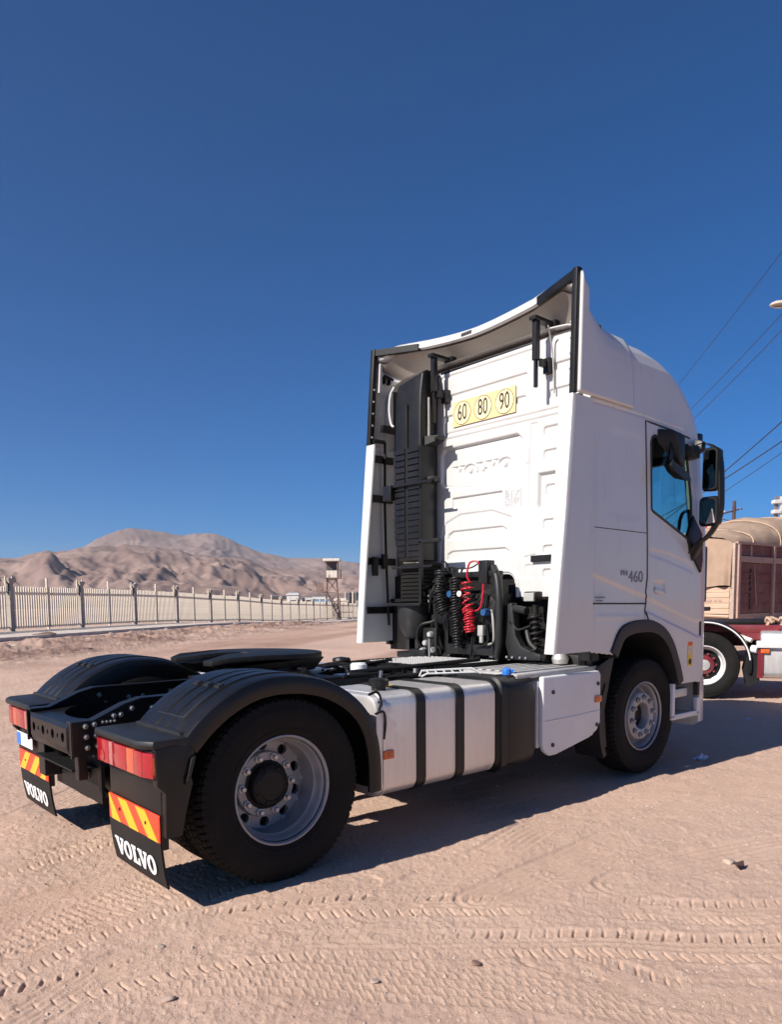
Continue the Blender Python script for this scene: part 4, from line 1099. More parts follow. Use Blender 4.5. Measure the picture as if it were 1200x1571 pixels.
# ================================================================== cab
ZK = [.30, .75, 1.13, 2.0, 2.2, 2.9, 3.08, 3.25, 3.40, 3.50, 3.58, 3.64, 3.68, 3.705, 3.72]
WK = [1.22, 1.245, 1.245, 1.245, 1.243, 1.226, 1.220, 1.212, 1.200, 1.186, 1.160, 1.12, 1.06, .96, .80]
FK = [4.98, 5.04, 5.06, 5.06, 5.05, 4.96, 4.92, 4.84, 4.72, 4.60, 4.45, 4.27, 4.08, 3.85, 3.55]
RK = [.36, .40, .42, .44, .44, .46, .48, .50, .54, .58, .60, .62, .62, .60, .50]
XB = 2.868
def cw(z): return np.interp(z, ZK, WK)
def side_emboss(X, Z):
    h = np.zeros_like(X)
    ln = np.interp(X, [2.5, 2.85, 3.64, 4.55], [1.785, 1.755, 1.577, 1.347])
    h -= .012 * sstep((ln - Z) / .035) * (1 - sstep((ln - Z - .05) / .45))
    ln2 = np.interp(X, [3.70, 4.52, 4.6], [1.445, 1.226, 1.2])
    h += np.where(X > 3.68, .010 * sstep((ln2 - Z) / .03) * (1 - sstep((ln2 - Z - .03) / .25)), 0)
    d = sdpoly(X, Z, rrect(3.06, 3.60, 2.16, 2.93, .10))
    h -= .004 * sstep(-d / .09)
    for pts in ([(XB - .02, 3.062), (3.637, 3.058), (4.30, 3.04)],): h -= .006 * np.exp(-(sdline(X, Z, pts) / .008) ** 2)
    h -= .004 * np.exp(-((X - 2.90) / .006) ** 2)
    d = sdpoly(X, Z, rrect(3.79, 3.99, 1.585, 1.70, .03)); h -= .014 * sstep(-d / .02)
    d = sdpoly(X, Z, [(3.70, 1.98), (4.0, 1.96), (4.35, 1.90), (4.5, 1.84), (4.5, 1.76), (4.0, 1.86), (3.70, 1.90)]); h -= .004 * sstep(-d / .03)
    d = sdline(X, Z, [(2.95, 1.40), (3.62, 1.385)]); h += .003 * np.exp(-(d / .02) ** 2)
    return h
WIN = [(3.725, 2.86), (3.735, 2.305), (3.76, 2.285), (4.36, 2.085), (4.44, 2.09), (4.43, 2.45), (4.345, 2.84), (4.28, 2.90), (3.79, 2.925), (3.745, 2.905)]
DOOR = [(3.64, 3.028), (3.662, 2.20), (3.68, 1.72), (3.658, 1.60), (3.69, 1.52), (3.668, 1.44), (3.765, 1.27), (3.97, 1.2), (4.11, 1.06), (4.21, .88), (4.27, .745), (4.62, .745), (4.62, 1.3), (4.60, 1.85), (4.50, 2.6), (4.42, 3.0)]
def arch_pts(n=40): return [(3.20, 1.07), (3.30, 1.215), (3.42, 1.262), (3.60, 1.278), (3.78, 1.27), (3.95, 1.21), (4.08, 1.10), (4.17, .96), (4.225, .85), (4.262, .76)]
def cab_grid(fine):
    zs = np.concatenate([np.arange(.75, 3.50, .008 if fine else .05), np.linspace(3.50, 3.72, 40 if fine else 16)])
    nx = 210 if fine else 30; nc = 26; nf = 14
    w = cw(zs)[:, None]; f = np.interp(zs, ZK, FK)[:, None]; rc = np.interp(zs, ZK, RK)[:, None]
    a = np.linspace(0, PI / 2, nc)[None, 1:]
    xs = XB + (f - rc - XB) * np.linspace(0, 1, nx)[None, :]
    X = np.concatenate([xs, f - rc + rc * np.sin(a), np.repeat(f, nf, 1) + .05 * np.linspace(0, 1, nf)[None, :] ** .5], 1)
    yc = w - rc
    Y = np.concatenate([np.repeat(w, nx, 1), w - rc + rc * np.cos(a), yc * (1 - np.linspace(0, 1, nf)[None, :])], 1)
    Z = np.repeat(zs[:, None], X.shape[1], 1)
    return X, Y, Z, nx, nc, nf
def cab_shell():
    X, Y, Z, nx, nc, nf = cab_grid(True)
    side = np.zeros_like(X); side[:, :nx] = 1
    E_ = side_emboss(X, Z) * np.where(np.arange(X.shape[1])[None, :] < nx, 1, np.exp(-(np.arange(X.shape[1])[None, :] - nx) / 6.0))
    Yd = Y + E_ * np.where(X < 4.7, 1, 0)
    V = np.stack([X, -Yd, Z], -1).reshape(-1, 3)
    cx = (X[:-1, :-1] + X[1:, 1:]) / 2; cz = (Z[:-1, :-1] + Z[1:, 1:]) / 2
    col = np.repeat(np.arange(X.shape[1] - 1)[None, :], X.shape[0] - 1, 0)
    isside = col < nx + 8
    win = (sdpoly(cx, cz, WIN) < 0) & (col < nx)
    door = (sdpoly(cx, cz, DOOR) < 0) & isside
    arch = (sdpoly(cx, cz, arch_pts() + [(4.262, .5), (3.2, .5)]) < 0) & (cx < 4.27)
    low = (cz < 1.122 - .045 * (cx - 2.86) / .4) & (cx < 3.24)
    low |= (cz < .762) & (cx < 4.62)
    wind = (cz > 2.06) & (cz < 3.0) & (col >= nx + 7)
    cut = win | arch | low
    vis = (cx > 4.2) & (col >= nx + 7)
    for nm, keep, mt in (('cab_shell', ~cut & ~door & ~wind, 'white'), ('door', door & ~cut & ~wind, 'white'), ('windshield', wind, 'screen')):
        v, q = compact(V, gridquads(*X.shape, keep=keep))
        o = npmesh(nm, v, q[:, ::-1], mt, truck, angle=45)
        if nm == 'door': dr = o
        if nm == 'cab_shell':
            so = o.modifiers.new('skin', 'SOLIDIFY'); so.thickness = .012; so.offset = -1
    # glass of the door
    b = MB(); b.add([(x, -(float(cw(z)) - .016), z) for x, z in WIN], [tuple(range(len(WIN)))])
    b.build('window', 'glass', dr, smooth=False)
    # left half, coarse
    X, Y, Z, nx, nc, nf = cab_grid(False)
    cx = (X[:-1, :-1] + X[1:, 1:]) / 2; cz = (Z[:-1, :-1] + Z[1:, 1:]) / 2
    col = np.repeat(np.arange(X.shape[1] - 1)[None, :], X.shape[0] - 1, 0)
    wind = (cz > 2.06) & (cz < 3.0) & (col >= nx + 7)
    win = (cx > 3.72) & (cx < 4.44) & (cz > 2.2) & (cz < 2.9) & (col < nx)
    arch = (sdpoly(cx, cz, arch_pts() + [(4.262, .5), (3.2, .5)]) < 0) & (cx < 4.27)
    low = (cz < 1.10) & (cx < 3.24)
    V = np.stack([X, Y, Z], -1).reshape(-1, 3)
    for nm, keep, mt in (('cab_shell', ~wind & ~win & ~arch & ~low, 'white'), ('windshield', wind, 'screen'), ('side_window', win, 'glass')):
        v, q = compact(V, gridquads(*X.shape, keep=keep)); npmesh(nm, v, q, mt, truck, angle=45)
    # roof cap
    zt = 3.72; w = float(cw(zt)); f = 3.55
    MB().add([(XB, -w, zt), (f - .5, -w, zt), (f - .15, -w + .15, zt), (f, -w + .5, zt), (f + .05, 0, zt), (f, w - .5, zt), (f - .15, w - .15, zt), (f - .5, w, zt), (XB, w, zt)], [tuple(range(9))]).build('roof', 'white', truck)
    return dr
door = cab_shell()
def on_side(pts, dy=0.0, n=6):
    out = []
    for (x0, z0), (x1, z1) in zip(pts[:-1], pts[1:]):
        for k in range(n):
            x = x0 + (x1 - x0) * k / n; z = z0 + (z1 - z0) * k / n
            out.append((x, -(float(cw(z)) + dy + float(side_emboss(np.array([x]), np.array([z]))[0])), z))
    x, z = pts[-1]; out.append((x, -(float(cw(z)) + dy), z))
    return out
MB().tube(on_side([(4.40, 2.985), (4.1, 3.012), (3.642, 3.028), (3.662, 2.20), (3.68, 1.72), (3.658, 1.60), (3.69, 1.52), (3.668, 1.44), (3.765, 1.27)], -.001), .0085, 6).build('door_seal', 'ink', door)
MB().tube(on_side([(2.878, 2.102), (3.655, 2.096)], -.0005), .0035, 5).build('panel_gap', 'ink', truck)
MB().tube(on_side([(2.878, 1.506), (3.67, 1.500)], -.001), .007, 5).build('panel_gap', 'ink', truck)
MB().tube(on_side(WIN + [WIN[0]], -.002, 4), .013, 6, caps=True).build('window_seal', 'ink', door)
# handle
hb = MB().loft([[(x, -(1.245 + dy), z) for x, z in ((3.80, 1.60), (3.985, 1.565), (3.99, 1.60), (3.81, 1.642))] for dy in (-.008, .010)]).build('handle', 'white', door, bevel=.006)
MB().bb(3.79, 3.99, -1.238, -1.234, 1.575, 1.59).build('handle_gap', 'ink', door)
# wheel arch trim
ap = catmull(arch_pts(), 5)
rings = []
for i, (x, z) in enumerate(ap):
    a = ap[max(i - 1, 0)]; c = ap[min(i + 1, len(ap) - 1)]; tx, tz = c[0] - a[0], c[1] - a[1]; L = math.hypot(tx, tz); nx, nz = -tz / L, tx / L
    wd = .085
    rings.append([(x + nx * d, y, z + nz * d) for d, y in ((wd, -1.244), (wd - .008, -1.262), (.01, -1.268), (-.02, -1.262), (-.03, -1.20), (-.03, -.75), (-.015, -.75), (0, -1.22))])
MB().loft(rings).build('arch_trim', 'plastic_grey', truck, angle=40)
# badge lettering and small marks
text_mb(MB(), '460', SIDE(-1.247, 3.495, 1.722), .135, 1.15, .004).build('badge', 'greyink', truck, smooth=False)
text_mb(MB(), 'FH', SIDE(-1.247, 3.315, 1.752), .055, 1.6, .004, .002).build('badge', 'greyink', truck, smooth=False)
b = MB()
for k in range(9): b.bb(2.90 + k * .016, 2.912 + k * .016, -1.2475, -1.246, 1.549, 1.560)
for k in range(6): b.bb(2.918 + k * .016, 2.930 + k * .016, -1.2475, -1.246, 1.522, 1.533)
b.build('small_print', 'greyink', truck, smooth=False)
sk_ = MB().bb(4.425, 4.515, -1.2475, -1.243, .915, 1.14).build('safety_label', 'yellow', door)
MB().bb(4.43, 4.51, -1.249, -1.2475, 1.105, 1.138).build('label_band', 'hz_red', sk_)
MB().bb(4.435, 4.505, -1.249, -1.2475, 1.02, 1.095).build('label_picture', 'paleplastic', sk_)
MB().lathe([(0, .0015), (.028, .0015), (.028, 0)], lambda a, c, h: (4.47 + a, -1.2475 - h, .955 + c), 14).build('label_mark', 'ink', sk_)
MB().add([(4.44, -1.2492, 1.025), (4.5, -1.2492, 1.025), (4.475, -1.2492, 1.075)], [(0, 1, 2)]).build('label_mark', 'yellow', sk_)
# scuffs on the upper panel
b = MB()
for pts in ([(3.13, 3.16), (3.16, 3.10)], [(3.17, 3.07), (3.18, 3.03)], [(2.62, 2.73), (2.72, 2.715), (2.76, 2.70)], [(2.70, 2.02), (2.70, 1.96)]): b.tube(on_side(pts, -.002, 3), .003, 4)
b.build('scuff', 'greyink', truck)

# ---- rear wall with pressed ribs, lettering recess and tunnel cut-out
def rear_wall():
    ys = np.arange(1.20, -1.2001, -.006); zs = np.arange(1.566, 3.69, .006)
    Yg, Zg = np.meshgrid(ys, zs, indexing='ij'); h = np.zeros_like(Yg)
    def pocket(poly, d=.010, w=.010):
        nonlocal h
        h = h + 1.45 * d * sstep(.5 - sdpoly(Yg, Zg, poly) / w)
    def groove(pts, d=.008, w=.012):
        nonlocal h
        h = h + 1.3 * d * np.exp(-(sdline(Yg, Zg, pts) / w) ** 2)
    def rib(x0, x1, z0, z1, d=.009, r=.03): pocket(rrect(min(x0, x1), max(x0, x1), min(z0, z1), max(z0, z1), r), d)
    pocket([(.44, 2.90), (.40, 2.945), (-.46, 2.945), (-.505, 2.90), (-.465, 2.66), (-.42, 2.605), (-.2, 2.545), (.22, 2.575), (.40, 2.60), (.445, 2.65)], .020, .016)
    groove([(.44, 2.90), (.40, 2.945), (-.46, 2.945), (-.505, 2.90), (-.465, 2.66), (-.42, 2.605), (-.2, 2.545), (.22, 2.575), (.40, 2.60), (.445, 2.65), (.44, 2.90)], .008, .012)
    # letters pressed into the frame
    lw = .70; sc = lw / WORD_W
    for ch, x in WORD:
        f = lambda P: [(.33 - (u + x) * sc, 2.69 + v * .088) for u, v in P]
        if ch == 'O':
            d = np.maximum(sdpoly(Yg, Zg, f(LO_OUT)), -sdpoly(Yg, Zg, f(LO_IN)))
        else: d = sdpoly(Yg, Zg, f(LV if ch == 'V' else LL))
        h = h + .016 * sstep(.5 - d / .0075)
    rib(.304, -.295, 2.395, 2.492, .012, .012)
    pocket([(.475, 1.90), (.455, 2.15), (.40, 2.27), (.21, 2.338), (-.18, 2.338), (-.40, 2.262), (-.43, 2.15), (-.45, 1.90)], .006, .014)
    pocket([(.44, 1.90), (.42, 2.14), (.375, 2.235), (.2, 2.30), (-.17, 2.30), (-.37, 2.235), (-.40, 2.14), (-.415, 1.90)], -.006, .014)
    pocket([(.365, 2.115), (.355, 2.16), (.30, 2.188), (-.30, 2.188), (-.348, 2.16), (-.35, 2.11)], .010)
    pocket([(.375, 1.92), (.37, 1.98), (.31, 2.005), (-.33, 2.0), (-.378, 1.97), (-.38, 1.91)], .010)
    rib(.41, -.565, 3.385, 3.432, .010, .02)
    rib(.42, -.55, 3.20, 3.25, .010, .02)
    groove([(.55, 3.088), (-1.1, 3.080)], .007, .010); groove([(.52, 3.04), (-1.1, 3.03)], .007, .010)
    groove([(.46, 3.605), (-.62, 3.60)], .010, .012)
    pocket([(-.604, 3.008), (-.582, 2.315), (-.66, 2.315), (-.675, 3.008)], .006, .012)
    groove([(-.668, 2.33), (-.668, 1.92), (-.55, 1.90)], .006, .010)
    pocket([(-.69, 2.582), (-1.15, 2.582), (-1.15, 2.302), (-.685, 2.302)], .022, .03)
    for z1, z0 in ((2.955, 2.879), (2.765, 2.689), (2.49, 2.392), (2.205, 2.114), (1.99, 1.92), (1.795, 1.715), (3.44, 3.386), (3.24, 3.17)):
        rib(-.74 if z1 < 3 else -.79, -1.15, z0, z1, .010, .022)
    rib(.62, .52, 1.90, 2.32, .006, .02); rib(.60, .53, 1.66, 1.80, .006, .02); rib(-.55, -.64, 1.72, 1.84, .005, .02)
    pocket([(-.56, 2.83), (-.585, 2.83), (-.585, 2.69), (-.56, 2.69)], -.004, .008)
    notch = rrect(-.455, .52, 1.40, 1.775, .09)
    cy = (Yg[:-1, :-1] + Yg[1:, 1:]) / 2; cz = (Zg[:-1, :-1] + Zg[1:, 1:]) / 2
    dn = sdpoly(Yg, Zg, notch)
    h = h - .018 * np.exp(-((dn - .02) / .018) ** 2)
    keep = sdpoly(cy, cz, notch) > 0
    h = h + .10 * sstep((Yg - .80) / .06)
    V = np.stack([2.895 + h, Yg, Zg], -1).reshape(-1, 3)
    # rounded top edge
    V[:, 0] += .05 * sstep((V[:, 2] - 3.60) / .09) ** 2
    v, q = compact(V, gridquads(*Yg.shape, keep=keep))
    o = npmesh('rear_wall', v, q[:, ::-1], 'white', truck)
    MB().tube([(2.897, y, z) for y, z in rrect(-.455, .52, 1.40, 1.775, .09) if z > 1.56], .010, 6).build('tunnel_edge', 'white', o)
    # symbols printed beside the lower rib
    b = MB()
    r2 = random.Random(3)
    for k in range(11):
        z = 2.352 + k * .0135
        for j in range(3):
            if r2.random() < .8: b.bb(2.8935, 2.8945, -.335 - j * .018, -.347 - j * .018, z, z + .008)
    for k in range(8):
        z = 2.36 + k * .016
        for j in range(4):
            if r2.random() < .75: b.bb(2.8935, 2.8945, -.425 - j * .017, -.437 - j * .017, z, z + .008)
    for y in (-.405, -.505): b.bb(2.8935, 2.8945, y, y - .006, 2.345, 2.49)
    b.build('small_print', 'cover', o, smooth=False)
    return o
rw = rear_wall()
MB().bb(2.862, 2.89, -.895, -.634, 1.858, 1.912).build('wall_bracket', 'plastic', truck, bevel=.004, seg=1)
MB().bb(2.95, 3.0, -1.2, 1.2, 1.05, 1.80).bb(2.91, 3.0, -1.22, -1.0, 1.05, 1.57).bb(2.91, 3.0, .55, 1.22, 1.05, 1.57).build('cab_underside', 'greasy', truck)
MB().bb(2.88, 2.95, -1.21, 1.21, 1.535, 1.568).build('cab_sill', 'greasy', truck)
MB().bb(2.87, 4.9, 1.19, 1.22, 1.10, 1.2).build('cab_sill', 'greasy', truck)
# speed sticker
stk = MB().bb(2.883, 2.887, -.45, .285, 3.132, 3.352).build('speed_sticker', 'sticker', truck)
for yc, tx in ((.165, '60'), (-.082, '80'), (-.33, '90')):
    MB().lathe([(0, .002), (.100, .002), (.100, 0)], lambda a, c, h: (2.883 - h, yc + a, 3.242 + c), 40).build('disc', 'sticker_disc', stk)
    MB().lathe([(.099, 0), (.099, .0032), (.1035, .0032), (.1035, 0)], lambda a, c, h: (2.883 - h, yc + a, 3.242 + c), 40).build('ring', 'ink', stk)
    text_mb(MB(), tx, REAR(2.8805, yc, 3.242), .20, .60, .003, .001).build('lettering', 'ink', stk, smooth=False)
# interior
MB().bb(2.98, 3.0, -1.2, 1.2, 1.60, 3.66).build('interior_wall', 'curtain', truck)
MB().bb(3.0, 4.95, -1.2, 1.2, 1.42, 1.46).build('cab_floor', 'curtain', truck)
MB().bb(3.0, 4.75, -1.17, 1.17, 2.93, 2.96).build('headliner', 'curtain', truck)
b = MB().loft([[(x, y, z) for x, z in ((4.45, 1.5), (4.45, 1.98), (4.60, 2.08), (4.98, 2.05), (4.98, 1.5))] for y in (-1.15, 1.15)])
b.build('dashboard', 'curtain', truck, bevel=.03)
MB().tube([(4.32 + .08 * math.sin(t), -.62 + .0 + .23 * math.cos(t), 2.12 + .21 * math.sin(t)) for t in np.linspace(0, 2 * PI, 28, endpoint=False)], .017, 8, closed=True).tube([(4.32, -.62, 2.12), (4.6, -.62, 1.95)], .04, 8).build('steering_wheel', 'curtain', truck)
MB().tube(catmull([(4.42, -1.12, 2.06), (4.44, -1.12, 2.16), (4.47, -1.12, 2.29), (4.545, -1.12, 2.35), (4.66, -1.12, 2.36), (4.74, -1.10, 2.33)], 5), .016, 8).build('grab_handle', 'curtain', truck)
for y in (-.62, .62):
    MB().bb(3.55, 4.1, y - .26, y + .26, 1.75, 1.92).loft([[(3.60, y + a, 1.9) for a in (-.25, .25)] + [(3.45, y + a, 1.9) for a in (.25, -.25)], [(3.40, y + a, 2.62) for a in (-.2, .2)] + [(3.28, y + a, 2.62) for a in (.2, -.2)]]).build('seat', 'curtain', truck, bevel=.03)

# ---- side deflectors
def xt(z): return 2.37 + (z - 1.136) * .1235
for s in (-1, 1):
    rings = []
    for z in np.linspace(1.13, 3.08, 30):
        x = xt(z) + (.10 * (3.08 - z) / 1.95 if s > 0 else 0); lw_ = .040 + .035 * sstep((z - 1.2) / 1.8)
        y1 = float(cw(z)) + .002
        sec = [(XB + .004, y1 - .002), (x + .06, y1), (x + .014, y1 - .001), (x + .004, y1 - .006), (x, y1 - .016), (x + .004, y1 - .05 - lw_), (x + .018, y1 - .055 - lw_), (x + .03, y1 - .055), (x + .07, y1 - .032), (XB + .004, y1 - .028)]
        zz = z - (.045 * 0 if z > 1.14 else 0)
        rings.append([(a, s * c, zz) for a, c in sec])
    d = MB().loft(rings).build('side_deflector', 'white', truck, angle=28)
    ly = lambda z: 1.226 - (z - 3.08) * .022
    nx_, nz_ = 36, 40
    xs_ = np.linspace(0, 1, nx_)[:, None]; v_ = np.linspace(0, 1, nz_)[None, :]
    zr_ = 3.09 + .895 * v_
    x0_ = 2.652 + (zr_ - 3.088) * .0602
    XX = x0_ + (3.42 - x0_) * xs_
    zt_ = np.interp(XX, [2.70, 2.735, 2.955, 3.135, 3.30, 3.42], [3.985, 3.91, 3.83, 3.752, 3.69, 3.66])
    ZZ = 3.09 + (zt_ - 3.09) * v_
    YY = ly(ZZ) + (np.minimum(cw(ZZ), ly(ZZ)) + .004 - ly(ZZ)) * sstep((XX - 2.74) / .52)
    fp = np.stack([XX, s * YY, ZZ], -1).reshape(-1, 3)
    fq = gridquads(nx_, nz_)
    fo_ = npmesh('roof_side_fairing', fp, fq if s > 0 else fq[:, ::-1], 'white', truck, angle=40)
    sm_ = fo_.modifiers.new('skin', 'SOLIDIFY'); sm_.thickness = .025; sm_.offset = -1
    e = MB().loft([[(x, s * (ly(z) + .003), z), (x - .035, s * (ly(z) - .004), z), (x - .03, s * (ly(z) - .05), z), (x + .02, s * (ly(z) - .055), z)] for x, z in ((2.652, 3.085), (2.686, 3.66), (2.708, 4.01))]).build('edge_strip', 'plastic', truck, bevel=.004)
    for z in np.linspace(3.16, 3.62, 5):
        x = 2.652 + (z - 3.088) * .059
        MB().cyl((x - .01, s * (ly(z) - .055), z), (x - .01, s * (ly(z) - .066), z), .010, n=8).build('stud', 'alu_dull', e)
    if s > 0:
        # left inner face seen from behind: moulding, straps and rod
        for z, x0, x1 in ((2.96, 2.64, 2.93), (2.57, 2.60, 2.92), (1.945, 2.56, 2.95), (1.455, 2.57, 2.93)):
            MB().bb(x0, x1, 1.165, 1.195, z - .035, z + .035).build('stay', 'plastic', d, bevel=.005, seg=1)
        MB().bb(2.62, 2.68, 1.13, 1.165, 1.80, 1.99).bb(2.74, 2.80, 1.12, 1.16, 1.87, 2.02).build('latch', 'plastic', d, bevel=.006)
        MB().tube([(2.80, 1.15, 3.13), (2.79, 1.15, 2.5), (2.80, 1.15, 1.95), (2.83, 1.15, 1.30)], .013, 8).tube([(2.79, 1.15, 3.13), (2.66, 1.16, 3.13)], .02, 8).build('rod', 'plastic', d)
        MB().loft([[(xt(z) + .12, 1.192, z), (3.0, 1.185, z), (3.0, 1.20, z), (xt(z) + .12, 1.20, z)] for z in np.linspace(1.14, 3.06, 10)]).build('inner_panel', 'white_in', d)
        b = MB()
        b.tube([(2.70, 1.19, 3.60), (2.80, 1.178, 3.36), (2.72, 1.19, 3.17)], .006, 5).tube([(2.71, 1.19, 3.42), (2.86, 1.178, 3.20)], .006, 5).tube([(2.86, 1.178, 3.62), (2.70, 1.19, 3.28)], .006, 5)
        b.build('moulded_rib', 'white_in', d)
        for x in (2.80, 2.86): MB().bb(x - .010, x + .010, 1.13, 1.175, 3.70, 3.77).build('clip', 'plastic', d)
        MB().tube([(2.80, 1.15, 3.78), (3.06, 1.10, 3.70)], .014, 6).build('clip_bar', 'plastic', d)
        MB().bb(2.74, 2.93, 1.11, 1.15, 3.22, 3.29).build('stay', 'plastic', d, bevel=.006)

# ---- roof spoiler
def spoiler():
    Ys = np.concatenate([np.linspace(-1.205, -.70, 14), np.linspace(-.69, .69, 40), np.linspace(.70, 1.205, 14)])
    ts = np.linspace(0, 1, 26)
    A = np.abs(Ys)
    xr = 2.88 - .175 * np.clip((A - .66) / .54, 0, 1); zr = 3.918 + .055 * np.clip(A / .7, 0, 1) ** 1.6 + .028 * np.clip((A - .7) / .5, 0, 1)
    xe = 3.95 - .63 * sstep((A - .55) / .65); ze = 3.70 - .03 * sstep((A - .8) / .4)
    zs_ = zr - .085 * sstep((A - .95) / .22)
    X = xr[:, None] + (xe - xr)[:, None] * ts[None, :]
    Z = zs_[:, None] - (zs_ - ze)[:, None] * (1 - (1 - ts[None, :]) ** (1.35 - .25 * sstep((A[:, None] - .5) / .7)))
    ztp = np.interp(X, [2.70, 2.735, 2.955, 3.135, 3.30, 3.42], [3.985, 3.91, 3.83, 3.752, 3.69, 3.66])
    lyz = 1.226 - (ztp - 3.08) * .022
    yed = lyz + (np.minimum(cw(ztp), lyz) + .004 - lyz) * sstep((X - 2.74) / .52)
    Y = Ys[:, None] * yed / 1.205
    Z = Z + (ztp + .004 - Z) * sstep((A[:, None] - .98) / .2)
    o = npmesh('roof_spoiler', np.stack([X, Y, Z], -1).reshape(-1, 3), gridquads(*X.shape), 'white', truck)
    so = o.modifiers.new('skin', 'SOLIDIFY'); so.thickness = .035; so.offset = -1
    # white trailing lip, black corner strips
    k = (A < .695)
    lip = [(xr[i], Ys[i], zr[i]) for i in range(len(Ys)) if A[i] <= .70]
    MB().loft([[(x - .012, y, z + .006), (x - .016, y, z - .03), (x + .01, y, z - .042), (x + .03, y, z + .004)] for x, y, z in lip]).build('trailing_lip', 'white', o)
    for sgn in (-1, 1):
        c = [(xr[i], Ys[i], zr[i]) for i in range(len(Ys)) if Ys[i] * sgn >= .695]
        MB().loft([[(x - .03, y, z + .006), (x - .028, y, z - .05), (x + .01, y, z - .054), (x + .03, y, z + .008)] for x, y, z in c]).build('corner_strip', 'plastic', o)
    MB().bb(2.86, 2.89, .04, .16, 3.905, 3.93).build('clip', 'ink', o)
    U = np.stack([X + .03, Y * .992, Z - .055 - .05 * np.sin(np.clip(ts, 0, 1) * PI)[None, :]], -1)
    npmesh('underside_shade', U.reshape(-1, 3), gridquads(*X.shape)[:, ::-1], 'underside_shade', o)  # added sheet under the spoiler, its darker colour stands in for shade
    for sgn in (-1, 1): MB().loft([[(2.72 + (z - 3.55) * .05, sgn * 1.135, z), (2.72 + (z - 3.55) * .05, sgn * 1.165, z), (2.76, sgn * 1.165, z), (2.76, sgn * 1.135, z)] for z in (3.60, 3.70, 3.80, 3.88)]).build('inner_flange', 'white', o)
    return o
sp_o = spoiler()
MB().tube([(2.93, -.60, 3.655), (2.915, .46, 3.655)], .014, 8).build('wall_pipe', 'plastic', truck)
for y, nm in ((-.765, 'right'), (.395, 'left')):
    b = MB().bb(2.735, 2.765, y - .014, y + .014, 3.24 if y < 0 else 3.17, 3.77).bb(2.725, 2.775, y - .024, y + .024, 3.45, 3.76)
    b.bb(2.70, 2.98, y - .035, y + .035, 3.755, 3.785).bb(2.93, 3.0, y - .05, y + .05, 3.73, 3.80)
    b.bb(2.76, 2.90, y - .045, y - .015, 3.40, 3.46).bb(2.84, 2.895, y - .07, y + .0, 3.36, 3.48)
    b.build('spoiler_strut', 'steel', truck, bevel=.004, seg=1)
MB().tube(catmull([(2.78, -.86, 3.70), (2.84, -.84, 3.62), (2.87, -.845, 3.45), (2.88, -.85, 3.20)], 5), .007, 6).build('cable', 'cover', truck)
MB().bb(2.72, 2.77, -1.20, -1.155, 3.05, 3.10).bb(2.70, 2.74, -1.17, -1.13, 3.03, 3.075).build('edge_bracket', 'plastic', truck)

